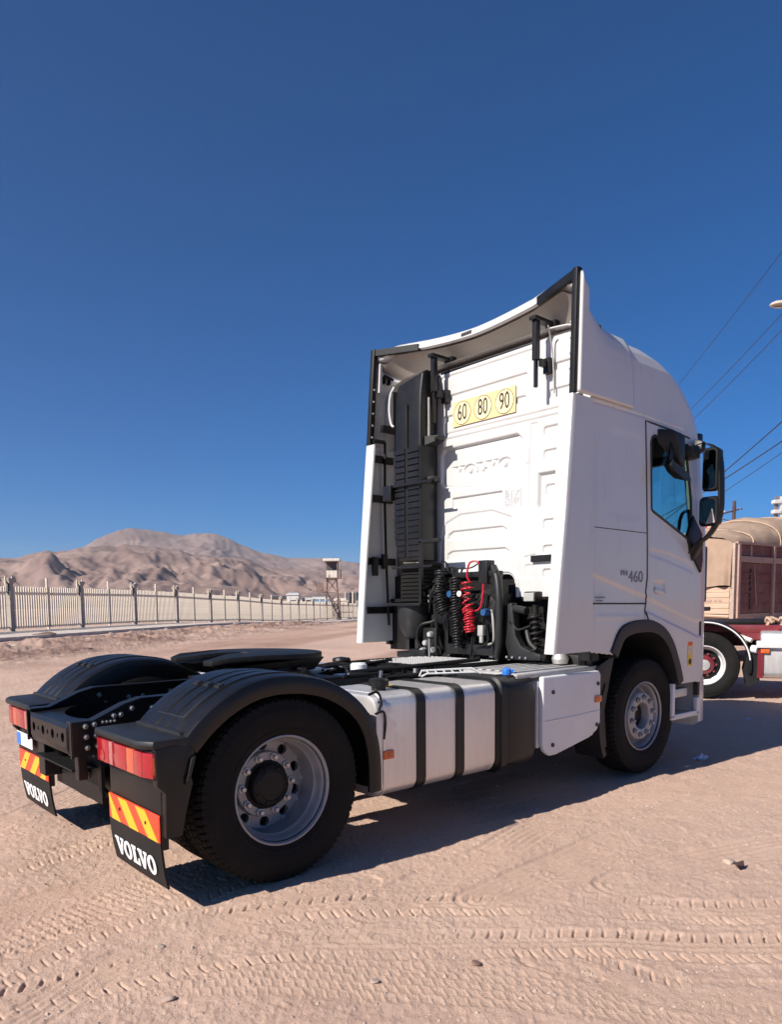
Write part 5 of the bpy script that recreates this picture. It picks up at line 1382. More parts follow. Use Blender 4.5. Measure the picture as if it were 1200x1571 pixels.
# ---- air intake stack
def tower_box():
    XF, Y0, Y1 = 2.605, .435, .80
    r = MB()
    P = [(XF + .012, Y0, 0), (XF, Y0 + .015, 0), (XF, Y1 - .02, 0), (XF + .03, Y1, 0), (2.88, Y1, 0), (2.88, Y0 + .06, 0), (2.76, Y0, 0)]
    R_ = []
    for z, dx, k in ((1.92, 0, 1), (2.05, 0, 1), (2.30, 0, 1), (3.30, .01, 1), (3.46, .02, 1)):
        nar = .05 * (1 - sstep((z - 1.95) / .25))
        R_.append([(x + dx, y - (nar if y > .6 else 0), z) for x, y, _ in P])
    R_.append([(x + .045, Y0 + (y - Y0) * .97, 3.56 + .06 * (Y1 - y) / .37) for x, y, _ in P])
    R_.append([(x + .10, Y0 + .02 + (y - Y0) * .85, 3.60 + .06 * (Y1 - y) / .37) for x, y, _ in P])
    o = r.loft(R_).build('intake_stack', 'plastic', truck, bevel=.006)
    for k in range(18):
        z = 2.965 - k * .0565
        nar = .05 * (1 - sstep((z - 1.95) / .25))
        for y0, y1 in ((Y0 + .012, .60), (.632, Y1 - .012 - nar)):
            MB().loft([[(XF + .004, y0, z - .050), (XF + .004, y1, z - .050), (XF + .004, y1, z), (XF + .004, y0, z)], [(XF - .011, y0 + .003, z - .047), (XF - .011, y1 - .003, z - .047), (XF - .011, y1 - .003, z - .004), (XF - .011, y0 + .003, z - .004)]]).build('rib', 'fender', o, smooth=False)
    MB().bb(XF - .004, XF + .006, .601, .631, 1.95, 3.36).build('slot', 'greasy', o)
    MB().loft([[(x, y, z) for x, y in ((2.60, .80), (2.60, .83), (2.86, .83), (2.86, .80))] for z in (3.18, 3.28, 3.45, 3.52)]).build('intake_mouth', 'ink', o, bevel=.01)
    MB().tube(catmull([(2.62, .80, 3.56), (2.60, .835, 3.48), (2.595, .845, 3.34), (2.60, .825, 3.22), (2.60, .79, 3.19)], 5), .010, 6).build('mouth_lip', 'box', o)
    for z in (2.625, 1.86): MB().bb(2.565, 2.59, .27, .80, z - .012, z + .012).build('clamp_bar', 'steel', o, bevel=.004, seg=1)
    MB().bb(2.545, 2.62, .78, .90, 2.50, 2.64).build('bracket', 'steel', o, bevel=.006)
    rg = []
    for k in range(41):
        z = 1.90 - k * .0092; g = .008 if (k // 2) % 2 else -.006
        rg.append([(x, y, z) for x, y in ((2.64 - g, .44 - g), (2.62 - g, .47), (2.62 - g, .71), (2.65 - g, .745 + g), (2.86, .745 + g), (2.86, .42 - g))])
    MB().loft(rg).build('bellows', 'rubber', o, angle=20)
    MB().bb(2.52, 2.88, .36, .88, 1.50, 1.525).build('collar', 'plastic', o, bevel=.006)
    MB().loft([[(2.72 + a * math.cos(t), .62 + b_ * math.sin(t), z) for t in np.linspace(0, 2 * PI, 24, endpoint=False)] for z, a, b_ in ((1.50, .17, .17), (1.40, .175, .175), (1.27, .155, .16), (1.20, .11, .12), (1.18, .05, .06))]).bb(2.66, 2.74, .53, .58, 1.08, 1.24).bb(2.66, 2.74, .66, .71, 1.08, 1.24).build('dust_bowl', 'plastic_grey', o, angle=40)
    MB().bb(2.57, 2.60, .395, .425, 1.50, 2.09).build('guide_bar', 'steel', o)
    MB().bb(2.57, 2.62, .17, .43, 2.07, 2.105).build('guide_arm', 'steel', o, bevel=.005)
    for z, y in ((3.02, .31), (2.66, .37)):
        MB().loft([[(2.66, y + .12, z - .05), (2.66, y + .12, z + .03), (2.80, y + .12, z + .03), (2.80, y + .12, z - .05)], [(2.72, y, z - .01), (2.72, y, z + .03), (2.80, y, z + .03), (2.80, y, z - .01)]]).build('bracket', 'plastic_grey', o)
        MB().lathe([(0, -.02), (.024, -.02), (.024, .03), (0, .03)], lambda a, c, h, z=z, y=y: (2.72 + a, y + h, z + c), 12).build('bolt', 'steel', o)
    MB().tube([(2.70, .415, 3.40), (2.70, .415, 3.04)], .010, 6).build('pipe', 'cover', o)
    return o
tower_box()

# ---- connections behind the cab
hb = MB()
hb.bb(2.62, 2.68, .10, .15, 1.03, 1.80).bb(2.62, 2.68, -.49, -.45, 1.03, 1.78).bb(2.60, 2.70, -.48, .14, 1.74, 1.79).bb(2.60, 2.70, -.45, .10, 1.07, 1.16).bb(2.60, 2.68, .02, .16, 1.68, 1.84).bb(2.58, 2.68, -.40, -.30, 1.68, 1.88).bb(2.60, 2.66, .04, .14, 1.60, 1.70)
hb.build('hose_gantry', 'steel', truck, bevel=.008)
def coil(name, m, path, R0, r, turns, nper=14):
    P = catmull(path, 12); P = [Vector(p) for p in P]
    n = int(turns * nper); pts = []
    L = [0]
    for a, b_ in zip(P[:-1], P[1:]): L.append(L[-1] + (b_ - a).length)
    for k in range(n + 1):
        s = L[-1] * k / n; i = min(max(np.searchsorted(L, s) - 1, 0), len(P) - 2)
        c = P[i].lerp(P[i + 1], (s - L[i]) / max(L[i + 1] - L[i], 1e-6)); t = (P[i + 1] - P[i]).normalized()
        u = t.cross(Vector((1, 0.2, 0))).normalized(); v = t.cross(u)
        a = 2 * PI * k / nper; RR = R0 * (.9 + .2 * math.sin(k * .13))
        pts.append(c + u * (RR * math.cos(a)) + v * (RR * math.sin(a)))
    return MB().tube(pts, r, 6).build(name, m, truck, angle=60)
coil('coiled_hose', 'plastic', [(2.58, .13, 1.80), (2.55, .13, 1.66), (2.54, .10, 1.52), (2.55, .07, 1.42)], .062, .0085, 17)
coil('coiled_hose', 'plastic', [(2.56, -.06, 1.74), (2.54, -.07, 1.5), (2.54, -.09, 1.3), (2.55, -.09, 1.12)], .042, .0085, 26)
b = MB()
for k in range(14):
    a = PI + PI * k / 13
    b.tube([(2.53, .07 + .02 * math.cos(a), 1.44 + .02 * math.sin(a)), (2.50, .07 + .085 * math.cos(a), 1.44 + .10 * math.sin(a))], .008, 5)
b.build('hose_loop', 'plastic', truck)
coil('red_coiled_hose', 'red_hose', [(2.56, -.20, 1.70), (2.54, -.20, 1.58), (2.54, -.23, 1.47)], .046, .0068, 4.5)
coil('red_coiled_hose', 'red_hose', [(2.54, -.22, 1.47), (2.53, -.245, 1.38), (2.53, -.25, 1.27)], .046, .0068, 9.5)
MB().tube(catmull([(2.56, -.22, 1.70), (2.55, -.20, 1.76), (2.56, -.22, 1.86), (2.58, -.29, 1.87), (2.60, -.34, 1.80)], 6), .009, 6).build('red_hose', 'red_hose', truck)
MB().tube(catmull([(2.58, -.36, 1.68), (2.56, -.37, 1.58), (2.55, -.35, 1.48), (2.54, -.30, 1.45)], 6), .008, 6).build('red_hose', 'red_hose', truck)
MB().tube(catmull([(2.60, .10, 1.80), (2.57, .13, 1.89), (2.57, .06, 1.87), (2.60, .05, 1.78)], 6), .007, 6).build('hose', 'plastic', truck)
MB().tube(catmull([(2.60, .04, 1.84), (2.62, -.15, 1.82), (2.60, -.30, 1.86)], 6), .006, 6).build('hose', 'plastic', truck)
MB().tube(catmull([(2.66, -.40, 1.82), (2.62, -.48, 1.72), (2.60, -.52, 1.5), (2.62, -.50, 1.2), (2.64, -.46, 1.06)], 8), .034, 12).build('thick_hose', 'plastic_grey', truck)
MB().tube(catmull([(2.60, .17, 1.76), (2.56, .20, 1.55), (2.58, .20, 1.3), (2.62, .17, 1.1)], 8), .016, 8).build('hose', 'plastic', truck)
MB().tube(catmull([(2.62, -.36, 1.60), (2.58, -.34, 1.45), (2.60, -.30, 1.35), (2.70, -.28, 1.40)], 8), .009, 6).build('hose', 'plastic', truck)
MB().tube(catmull([(2.64, -.40, 1.46), (2.60, -.45, 1.38), (2.62, -.44, 1.2), (2.64, -.36, 1.16)], 8), .010, 6).build('hose', 'cover', truck)
for y, z in ((.02, 1.60), (-.38, 1.44)): MB().lathe([(0, .03), (.028, .03), (.034, 0), (.034, -.03)], lambda a, c, h: (2.58 - h, y + a, z + c), 14).build('coupling', 'blue_dark', truck)
MB().lathe([(0, .006), (.024, .006), (.026, 0)], lambda a, c, h: (2.49 - h, -.165 + a, 1.60 + c), 16).build('tag_disc', 'letter', truck)
MB().bb(2.56, 2.60, -.37, -.31, 1.24, 1.33).cyl((2.58, -.34, 1.24), (2.58, -.34, 1.18), .02, n=10).build('filter_bowl', 'lampglass', truck, bevel=.01)
MB().bb(2.74, 2.95, -.44, .50, 1.02, 1.60).lathe([(0, .12), (.18, .10), (.22, 0)], lambda a, c, h: (2.74 - h, -.30 + a, 1.42 + c), 24).lathe([(0, .12), (.18, .10), (.22, 0)], lambda a, c, h: (2.74 - h, .05 + a, 1.40 + c), 24).build('engine_rear', 'greasy', truck, bevel=.02)
r_ = random.Random(12)
for k in range(22):
    y0 = r_.uniform(-.50, .45); z0 = r_.uniform(1.05, 1.70); x0 = r_.uniform(2.60, 2.74)
    y1 = y0 + r_.uniform(-.22, .22); z1 = max(1.03, z0 + r_.uniform(-.45, .2))
    MB().tube(catmull([(x0, y0, z0), (x0 - r_.uniform(.02, .08), y0 + r_.uniform(-.08, .08), z0 - r_.uniform(.02, .2)), (x0 - r_.uniform(0, .06), (y0 + y1) / 2 + r_.uniform(-.06, .06), (z0 + z1) / 2 - .05), (x0, y1, z1)], 5), r_.uniform(.004, .011), 6).build('cable', r_.choice(['plastic', 'plastic', 'rubber', 'plastic_grey', 'greasy']), truck)
for k in range(12):
    y0 = r_.uniform(-.46, .42); z0 = r_.uniform(1.06, 1.62); s_ = r_.uniform(.02, .045)
    MB().bb(2.66, 2.74, y0 - s_, y0 + s_, z0 - s_ * r_.uniform(.6, 1.4), z0 + s_).build('fitting', r_.choice(['plastic', 'greasy', 'steel', 'alu_dull']), truck, bevel=.006, seg=1)
for k in range(10):
    x0 = r_.uniform(.95, 1.8); y0 = r_.uniform(-.34, .34)
    MB().tube(catmull([(x0, y0, 1.0), (x0 + .2, y0 + r_.uniform(-.1, .1), 1.02 + r_.uniform(0, .03)), (x0 + .45, y0 + r_.uniform(-.15, .15), 1.01), (x0 + .7, y0 + r_.uniform(-.15, .15), .97)], 5), r_.uniform(.006, .013), 6).build('cable', r_.choice(['plastic', 'rubber', 'plastic_grey']), truck)
for k in range(7):
    x0 = 1.35 + k * .12
    MB().bb(x0 - .012, x0 + .012, -.455, -.428, .985 - .02, 1.03).build('pipe_clip', 'alu_dull' if k % 3 == 0 else 'plastic', truck)
# cab suspension on the right, rubber mounts, lamps
b = MB()
P = [(-.52, 1.50), (-.60, 1.52), (-.62, 1.40), (-.64, 1.25), (-.70, 1.16), (-.84, 1.11), (-.90, 1.10), (-.90, 1.05), (-.58, 1.04), (-.52, 1.2)]
b.prism(P, lambda u, v, w: (w, u, v), 2.66, 2.74)
b.build('suspension_arm', 'plastic_grey', truck, bevel=.012)
MB().tube(catmull([(2.66, -.76, 1.30), (2.65, -.80, 1.20), (2.66, -.86, 1.14)], 5), .02, 8).build('suspension_link', 'plastic_grey', truck)
MB().cyl((2.72, -.81, 1.10), (2.72, -.80, 1.50), .028, n=12).cyl((2.72, -.81, 1.08), (2.72, -.81, 1.12), .06, n=16).cyl((2.72, -.80, 1.40), (2.72, -.80, 1.43), .058, n=16).build('damper', 'greasy', truck)
coil('spring', 'greasy', [(2.72, -.81, 1.12), (2.72, -.808, 1.25), (2.72, -.80, 1.41)], .052, .0115, 6.5, 18)
MB().tube(catmull([(2.66, -.58, 1.36), (2.60, -.66, 1.35), (2.60, -.72, 1.30), (2.66, -.80, 1.33)], 6), .009, 6).build('hose', 'plastic_grey', truck)
MB().cyl((2.68, -.62, 1.47), (2.66, -.76, 1.45), .032, n=12).build('bush', 'plastic_grey', truck)
for y in (-.755, .43):
    w_ = MB().bb(2.70, 2.80, y - .062, y + .062, 1.52, 1.61).build('work_lamp', 'plastic', truck, bevel=.015)
    MB().bb(2.688, 2.702, y - .052, y + .052, 1.53, 1.60).build('lens', 'lampglass', w_, bevel=.006)
for y0, y1, z0, z1, x in ((.18, .36, 1.05, 1.30, 2.55), (.20, .30, 1.30, 1.42, 2.60), (.28, .50, 1.03, 1.10, 2.50)):
    MB().bb(x, x + .15, y0, y1, z0, z1).build('valve_block', 'greasy', truck, bevel=.02)
for y, z in ((.22, 1.10), (.30, 1.16), (.24, 1.24), (.34, 1.09)): MB().lathe([(0, .04), (.022, .04), (.028, .02), (.028, 0)], lambda a, c, h: (2.55 - h, y + a, z + c), 10).build('fitting', 'alu_dull', truck)
MB().tube([(2.5, .22, 1.03), (2.5, .22, 1.20)], .008, 6).build('rod', 'chrome', truck)
MB().tube(catmull([(2.58, .36, 1.06), (2.52, .40, 1.2), (2.53, .36, 1.32), (2.58, .24, 1.36), (2.62, .18, 1.45)], 6), .013, 8).build('hose', 'plastic', truck)
MB().bb(2.62, 2.95, .40, .80, 1.0, 1.06).bb(2.62, 2.70, .44, .62, .95, 1.08).build('cab_mount', 'steel', truck, bevel=.01)
for y in (-.56, -.62, -.70, -.76): MB().cyl((2.655, y, 1.065), (2.645, y, 1.065), .011, n=8).build('bolt', 'chrome', truck)

# ---- mirrors, visor, steps, bumper
mr = MB()
fr = catmull([(4.43, -1.24, 2.90), (4.45, -1.33, 2.93), (4.47, -1.42, 2.885), (4.47, -1.475, 2.76), (4.47, -1.492, 2.5), (4.47, -1.488, 2.30), (4.46, -1.445, 2.18), (4.45, -1.38, 2.09), (4.43, -1.29, 2.02), (4.42, -1.245, 1.95)], 5)
mr.loft([[(x - .035, y * 1.0 - .0, z), (x, y - .020, z), (x + .045, y - .016, z), (x + .05, y + .014, z), (x - .02, y + .020, z)] for x, y, z in fr])
mirror = mr.build('door_mirror', 'plastic', truck, bevel=.005, seg=1)
def mirror_pod(y0, y1, z0, z1, nm):
    b = MB(); rings = []
    for x, g in ((4.42, .0), (4.44, -.012), (4.52, -.006), (4.58, .03), (4.60, .07)):
        rings.append([(x, y, z) for y, z in rrect(y0 + g, y1 - g, z0 + g, z1 - g, .04, 5)])
    o = b.loft(rings).build('mirror_housing', 'plastic', mirror, angle=40)
    return o, MB().loft([[(x, y, z) for y, z in rrect(y0 + .012, y1 - .012, z0 + .012, z1 - .012, .03, 5)] for x in (4.416, 4.419)])
h1, g1 = mirror_pod(-1.475, -1.345, 2.51, 2.87, 'a'); g1.build('mirror_glass', 'mirror', mirror)
h2, g2 = mirror_pod(-1.482, -1.325, 2.20, 2.44, 'b'); g2.build('mirror_glass', 'mirror', mirror)
MB().loft([[(x, y, z) for y, z in ((-1.475, 2.215), (-1.39, 2.205), (-1.445, 2.34))] for x in (4.408, 4.414)]).build('mirror_sticker', 'cover', mirror)
MB().loft([[(4.43, -1.25, 2.98), (4.50, -1.25, 2.98), (4.52, -1.25, 2.84), (4.40, -1.25, 2.84)], [(4.43, -1.33, 2.95), (4.50, -1.33, 2.95), (4.50, -1.33, 2.87), (4.42, -1.33, 2.87)]]).build('mirror_foot', 'plastic', mirror, bevel=.01)
MB().loft([[(x, -(float(cw(z)) + dy), z) for x, z in ((4.34, 2.11), (4.40, 1.97), (4.61, 1.78), (4.64, 1.90), (4.62, 2.14), (4.44, 2.30))] for dy in (-.01, .02)]).build('mirror_base', 'plastic', mirror, bevel=.008)
MB().loft([[(4.40, -1.25, 2.0), (4.50, -1.25, 2.0), (4.56, -1.25, 1.9), (4.44, -1.25, 1.88)], [(4.41, -1.34, 2.09), (4.48, -1.34, 2.09), (4.48, -1.34, 2.02), (4.42, -1.34, 2.02)]]).build('mirror_foot', 'plastic', mirror, bevel=.01)
# ramp mirror over the door window
k = MB()
k.loft([[(3.83, -1.225, 2.99), (4.02, -1.225, 2.985), (4.02, -1.225, 2.86), (3.83, -1.225, 2.88)], [(3.90, -1.32, 2.98), (4.08, -1.32, 2.97), (4.10, -1.32, 2.66), (3.97, -1.32, 2.70)], [(3.93, -1.36, 2.93), (4.06, -1.36, 2.93), (4.07, -1.36, 2.70), (3.97, -1.36, 2.72)]])
kerb_m = k.build('kerb_mirror', 'plastic', truck, bevel=.012)
MB().loft([[(x + .17 * 0, y, z) for x, y, z in ((3.86, -1.36, 2.72), (3.80, -1.38, 2.66), (3.84, -1.40, 2.60), (3.98, -1.42, 2.54), (4.08, -1.42, 2.55), (4.07, -1.40, 2.62), (3.98, -1.36, 2.66))], [(3.90, -1.28, 2.74), (3.83, -1.29, 2.67), (3.87, -1.30, 2.62), (3.98, -1.30, 2.58), (4.06, -1.30, 2.59), (4.05, -1.29, 2.65), (3.98, -1.28, 2.70)]]).build('mirror_housing', 'plastic_grey', kerb_m, bevel=.01)
MB().loft([[(3.84, -1.34, 2.78), (3.90, -1.34, 2.78), (3.88, -1.34, 2.66), (3.82, -1.34, 2.66)], [(3.92, -1.30, 2.90), (3.98, -1.30, 2.90), (3.90, -1.30, 2.68), (3.86, -1.30, 2.68)]]).build('arm', 'plastic', kerb_m, bevel=.006)
MB().loft([[(4.22, -1.225, 2.92), (4.40, -1.22, 2.92), (4.40, -1.22, 2.78), (4.22, -1.225, 2.80)], [(4.26, -1.33, 2.90), (4.40, -1.33, 2.90), (4.40, -1.33, 2.79), (4.27, -1.33, 2.80)]]).build('mirror_foot', 'plastic', mirror, bevel=.015)
MB().loft([[(x, y, z) for x, y in ((4.62, -1.20), (4.70, -1.20), (5.05, -.8), (5.12, 0), (5.05, .8), (4.70, 1.20), (4.62, 1.20), (4.98, .78), (5.06, 0), (4.98, -.78))] for z in (2.90, 3.07)]).build('sun_visor', 'plastic', truck, bevel=.008)
# entry step
stp = MB().bb(4.19, 4.24, -1.235, -1.19, .44, .765).bb(4.19, 4.70, -1.235, -1.20, .425, .475).bb(4.66, 4.715, -1.235, -1.19, .42, .60)
step = stp.build('entry_step', 'box', truck, bevel=.012)
MB().bb(4.24, 4.66, -1.20, -.95, .445, .465).build('tread', 'alu_dull', step)
MB().bb(4.24, 4.70, -1.0, -.98, .44, .78).bb(4.24, 4.70, -1.21, -.98, .745, .78).build('step_well', 'ink', step)
MB().bb(4.30, 4.55, -1.19, -1.0, .62, .70).build('upper_tread', 'alu_dull', step, bevel=.01)
rings = []
for z, g in ((.32, .06), (.36, .0), (.78, .0)):
    sec = [(4.70, 1.23 - g), (4.80, 1.225 - g), (4.95, 1.12 - g), (5.08 - g, .85), (5.13 - g, 0)]
    sec = [(x, -y, z) for x, y in sec] + [(x, y, z) for x, y in sec[-2::-1]] + [(4.70, .9, z), (4.70, -.9, z)]
    rings.append(sec)
MB().loft(rings).build('front_bumper', 'white', truck, angle=40)
MB().bb(5.03, 5.08, -.95, .95, .85, 1.9).build('grille', 'plastic', truck, bevel=.02)
MB().bb(4.66, 4.70, -1.236, -1.19, .62, 1.36).build('corner_trim', 'ink', truck)

# ================================================================== red and white tractor on the right
OX, OY = 10.16, 1.36
OR = math.atan2(-.9, .435)
ot = tag(empty('tractor_truck', (OX, OY, 0), OR), 'maroon and white tractor unit parked sideways beyond the cab on the right', 'truck')
t0 = tyre_mesh('tyre', drive=False)
def orear(x, y, rz, dual=True):
    b = MB()
    b.lathe([(.300, -.02), (.308, -.006), (.308, .004), (.298, .006), (.290, -.002), (.276, -.03), (.268, -.075), (.258, -.088), (.256, -.14), (.235, -.15), (.19, -.15)], IDL, 48)
    w = b.build('wheel', 'galv', ot, angle=30, loc=(x, y, .515)); w.rotation_euler = (0, 0, rz)
    copy_obj(t0, w, (0, .125, 0))
    if dual: copy_obj(t0, w, (0, .47, 0))
    MB().lathe([(.245, -.15), (.20, -.135), (.168, -.13), (.15, -.13)], IDL, 32).build('brake_drum', 'greasy', w)
    MB().lathe([(.15, -.13), (.145, -.07), (.12, -.05), (0, -.05)], IDL, 32).build('hub', 'maroon', w)
    MB().lathe([(.085, -.05), (.085, -.035), (.06, -.03), (.0, -.028)], IDL, 20).build('hub_cap', 'cover', w)
    n0 = None
    for k in range(10):
        a = 2 * PI * k / 10; lc = (.17 * math.cos(a), .11, .17 * math.sin(a))
        if n0 is None: n0 = nutm.build('wheel_nut', 'maroon', w, loc=lc)
        else: copy_obj(n0, w, lc)
    return w
orear(0, -1.205, 0); orear(0, 1.205, PI); orear(3.4, -1.19, 0, False); orear(3.4, 1.19, PI, False)
bpy.data.objects.remove(t0)
for s in (-1, 1): MB().bb(-.8, 4.6, s * .38 - .04, s * .38 + .04, .78, 1.05).build('frame_rail', 'maroon', ot, bevel=.01)
MB().bb(-.5, 4.5, -1.0, -.45, 1.02, 1.13).build('side_beam', 'maroon', ot, bevel=.01)
MB().loft([[(.50, y, 1.02), (1.05, y, 1.02), (.95, y, .93), (.62, y, .90)] for y in (-1.02, -.6)]).build('gusset', 'maroon', ot)
MB().cyl((0, -.9, .515), (0, .9, .515), .10, n=16).cyl((3.4, -.9, .5), (3.4, .9, .5), .07, n=12).build('axle', 'greasy', ot)
rg = []; r1 = []
for t in np.linspace(-12, 165, 30):
    a = math.radians(t)
    rg.append([(.0 + r * math.cos(a), y, .54 + r * math.sin(a)) for y, r in ((-1.26, .62), (-1.26, .67), (-1.2, .68), (-.55, .68), (-.55, .655), (-1.2, .655))])
    r1.append((.645 * math.cos(a), -1.262, .54 + .645 * math.sin(a)))
fd = MB().loft(rg).build('fender', 'plastic', ot, angle=40)
MB().tube(r1[3:], .011, 6).build('fender_trim', 'letter', fd)
MB().prism([(.60, .20), (.78, .28), (.76, .85), (.62, .80), (.55, .45)], lambda u, v, w: (u, w, v), -1.22, -.7).build('mud_flap', 'flap', ot)
ft2 = rbox(.78, 2.4, -1.22, -.6, .33, 1.05, .10, .03).build('fuel_tank', 'alu', ot, angle=30)
for x in (1.30, 2.0): MB().loft([[(xx, y, z) for y, z in rrect(-1.22 - g, -.6 + g, .33 - g, 1.05 + g, .10, 7)] for xx, g in ((x - .055, .001), (x - .053, .008), (x + .053, .008), (x + .055, .001))], True, False).build('strap', 'maroon', ft2)
MB().bb(.72, 2.45, -1.29, -1.15, .80, .905).build('side_rail', 'galv', ot, bevel=.015)
MB().bb(.74, .82, -1.245, -1.15, .34, .80).build('rail_post', 'maroon', ot)
marker(.84, .755, -1.25, .12, .07, ot)
MB().cyl((.66, -1.20, .78), (.74, -1.24, .77), .06, n=14).build('lamp', 'letter', ot)
MB().lathe([(0, .05), (.05, .05), (.055, 0)], lambda a, b_, h: (1.05 + a, -.95 + b_, 1.05 + h), 10).build('fuel_cap', 'plastic', ot)
MB().tube([(.45, -.9, .98), (.58, -1.05, .93), (.66, -1.1, .90)], .035, 8).build('air_line', 'galv', ot)
b = MB()
for k in range(5):
    x = .92 + k * .19
    b.tube([(x + .05 * math.cos(t), -.82 + .05 * math.sin(t), 1.21 + .035 * math.sin(2 * t)) for t in np.linspace(0, 2 * PI, 12, endpoint=False)], .028, 6, closed=True)
    b.tube([(x - .03, -.80, 1.12), (x + .02, -.86, 1.25), (x + .12, -.84, 1.20)], .03, 6)
b.build('chain', 'plank', ot)
MB().bb(-.3, 1.0, -.5, .5, 1.13, 1.20).build('fifth_wheel', 'greasy', ot, bevel=.02)
# its cab stands outside the picture on the right
MB().bb(2.75, 4.9, -1.22, 1.22, 1.05, 3.2).build('cab', 'maroon', ot, bevel=.12, seg=3)
MB().bb(3.7, 4.3, -1.235, -1.21, 2.0, 2.8).build('side_window', 'ink', ot)

# ================================================================== cargo trailer under a tarpaulin
TX, TY = 14.99, 3.01
tl = tag(empty('cargo_trailer', (TX, TY, 0), math.radians(-3)), 'faded red board sided cargo trailer with a tan tarpaulin stretched over its load', 'trailer')
Lt, Wt, zf0 = 8.5, 2.5, 1.20
MB().bb(0, Lt, 0, Wt, zf0 - .14, zf0).build('floor', 'cargo_frame', tl)
MB().bb(.3, Lt, .7, .85, .95, zf0 - .14).bb(.3, Lt, 1.65, 1.8, .95, zf0 - .14).build('chassis', 'maroon', tl)
pz = 1.60
nb = 5
bw = .42
for i in range(5):
    x0 = .05 + i * 1.7
    MB().bb(x0, x0 + .11, -.045, .06, zf0 - .1, zf0 + pz).build('side_post', 'cargo_frame', tl, bevel=.008, seg=1)
    for k in range(nb):
        z0 = zf0 + .01 + k * .235
        MB().bb(x0 + .11, x0 + 1.70, .01, .04, z0, z0 + .232).build('board', 'cargo_red', tl, bevel=.006, seg=1)
    MB().bb(x0 + .11, x0 + 1.70, -.03, .02, zf0 + 1.19, zf0 + 1.33).build('side_rail', 'cargo_frame', tl, bevel=.006, seg=1)
    MB().bb(x0 + .11, x0 + 1.70, .02, .045, zf0 + 1.34, zf0 + 1.60).build('board', 'cargo_red', tl, bevel=.006, seg=1)
    MB().bb(x0 + .62, x0 + .70, .0, .05, zf0 + 1.2, zf0 + 1.58).build('upright', 'cargo_frame', tl)
MB().bb(.08, Lt - .05, .06, Wt - .05, zf0, zf0 + 1.55).build('cargo', 'curtain', tl)
b = MB().bb(.02, Lt, -.03, .05, zf0 + pz, zf0 + pz + .05)
b.build('top_rail', 'cargo_frame', tl)
b = MB()
for k in range(7): b.tube([(.68 + .02 * math.sin(k), -.0, zf0 + .10 + k * .14), (.70 + .02 * math.cos(k * 2), -.005, zf0 + .20 + k * .14)], .02, 5)
b.build('rope', 'wood', tl)
for k in range(5):
    z0 = zf0 + .0 + k * .125
    MB().bb(-.03 - .01 * (k % 2), .03, .12, Wt - .02, z0, z0 + .123).build('tail_board', 'plank', tl, bevel=.008, seg=1)
b = MB()
for k, x in enumerate((.3, .42, .54, .62)): b.bb(-.045, -.041, x, x + .08, zf0 + .29, zf0 + .34)
b.build('mark', 'cargo_frame', tl)
MB().bb(-.06, .05, .0, .10, zf0 - .12, zf0 + pz + .02).build('corner_post', 'stone', tl, bevel=.01)
MB().tube([(-.05, .1, zf0 - .06), (-.07, 1.0, zf0 - .02), (-.05, 2.4, zf0 - .05)], .035, 6).build('tail_bar', 'plank', tl)
def tarp():
    nu, nv = 90, 70
    U, V_ = np.meshgrid(np.linspace(0, 1, nu), np.linspace(0, 1, nv), indexing='ij')
    # section around the load: near eave -> ridge -> far eave ; along x
    x = -.06 + U * (Lt + .06)
    ang = V_ * PI
    top = np.interp(x, [-.1, .2, 1.2, 2.8, 5, 8.6], [2.98, 3.05, 3.25, 3.62, 3.75, 3.5])
    y = Wt / 2 - (Wt / 2 - .08) * np.cos(ang); e = zf0 + pz - .03
    z = e + (top - e) * np.sin(ang) ** .75
    z += .07 * fbm(x * 1.5, y * 2, 301, 4, .6) + .035 * fbm(x * 1.1 + y * 2.2, y * .7, 311, 4, .6, ridged=True) + .03 * np.abs(np.sin(x * 2.3 + y)) * np.sin(ang)
    P = np.stack([x, y, z], -1)
    o = npmesh('tarpaulin', P.reshape(-1, 3), gridquads(nu, nv), 'tarp', tl)
    # rear skirt with vertical folds
    nv2, nz = 80, 40
    Vv, Zz = np.meshgrid(np.linspace(0, 1, nv2), np.linspace(0, 1, nz), indexing='ij')
    yy = Wt / 2 - (Wt / 2 - .06) * np.cos(Vv * PI); eb = zf0 + pz - .03
    zt = eb + (2.98 - eb) * np.sin(Vv * PI) ** .75
    zb = zf0 + .62 + .04 * np.sin(Vv * 9)
    z2 = zt + (zb - zt) * Zz
    x2 = -.06 - .05 * Zz * (1 + .8 * np.sin(Vv * 34 + 2 * np.sin(Vv * 7))) - .04 * fbm(yy * 3, z2 * 1.2, 305, 3)
    x2 = np.where(Zz < .05, -.06, x2)
    npmesh('rear_skirt', np.stack([x2, yy, z2], -1).reshape(-1, 3), gridquads(nv2, nz), 'tarp', tl)
tarp()
for x in (.9, 2.3, 3.9, 5.5):
    pts = []
    for v in np.linspace(0, 1, 25):
        tp_ = float(np.interp(x, [-.1, .2, 1.2, 2.8, 5, 8.6], [2.98, 3.05, 3.25, 3.62, 3.75, 3.5])); e_ = zf0 + pz - .03
        pts.append((x + .05 * math.sin(v * 9), Wt / 2 - (Wt / 2 - .06) * math.cos(v * PI), e_ + (tp_ - e_) * math.sin(v * PI) ** .75 + .05))
    MB().tube([(x, -.06, zf0 + .2)] + pts + [(x, Wt + .06, zf0 + .2)], .014, 6).build('rope', 'plank', tl)
wt = MB().lathe([(.20, -.1), (.30, -.1), (.42, -.13), (.50, -.12), (.51, 0), (.50, .12), (.42, .13), (.30, .1), (.20, .1)], IDL, 36, caps=True)
w0 = None
for x in (1.9, 3.2):
    for y in (.14, Wt - .14):
        if w0 is None: w0 = wt.build('wheel', 'rubber', tl, loc=(x, y, .51))
        else: copy_obj(w0, tl, (x, y, .51))
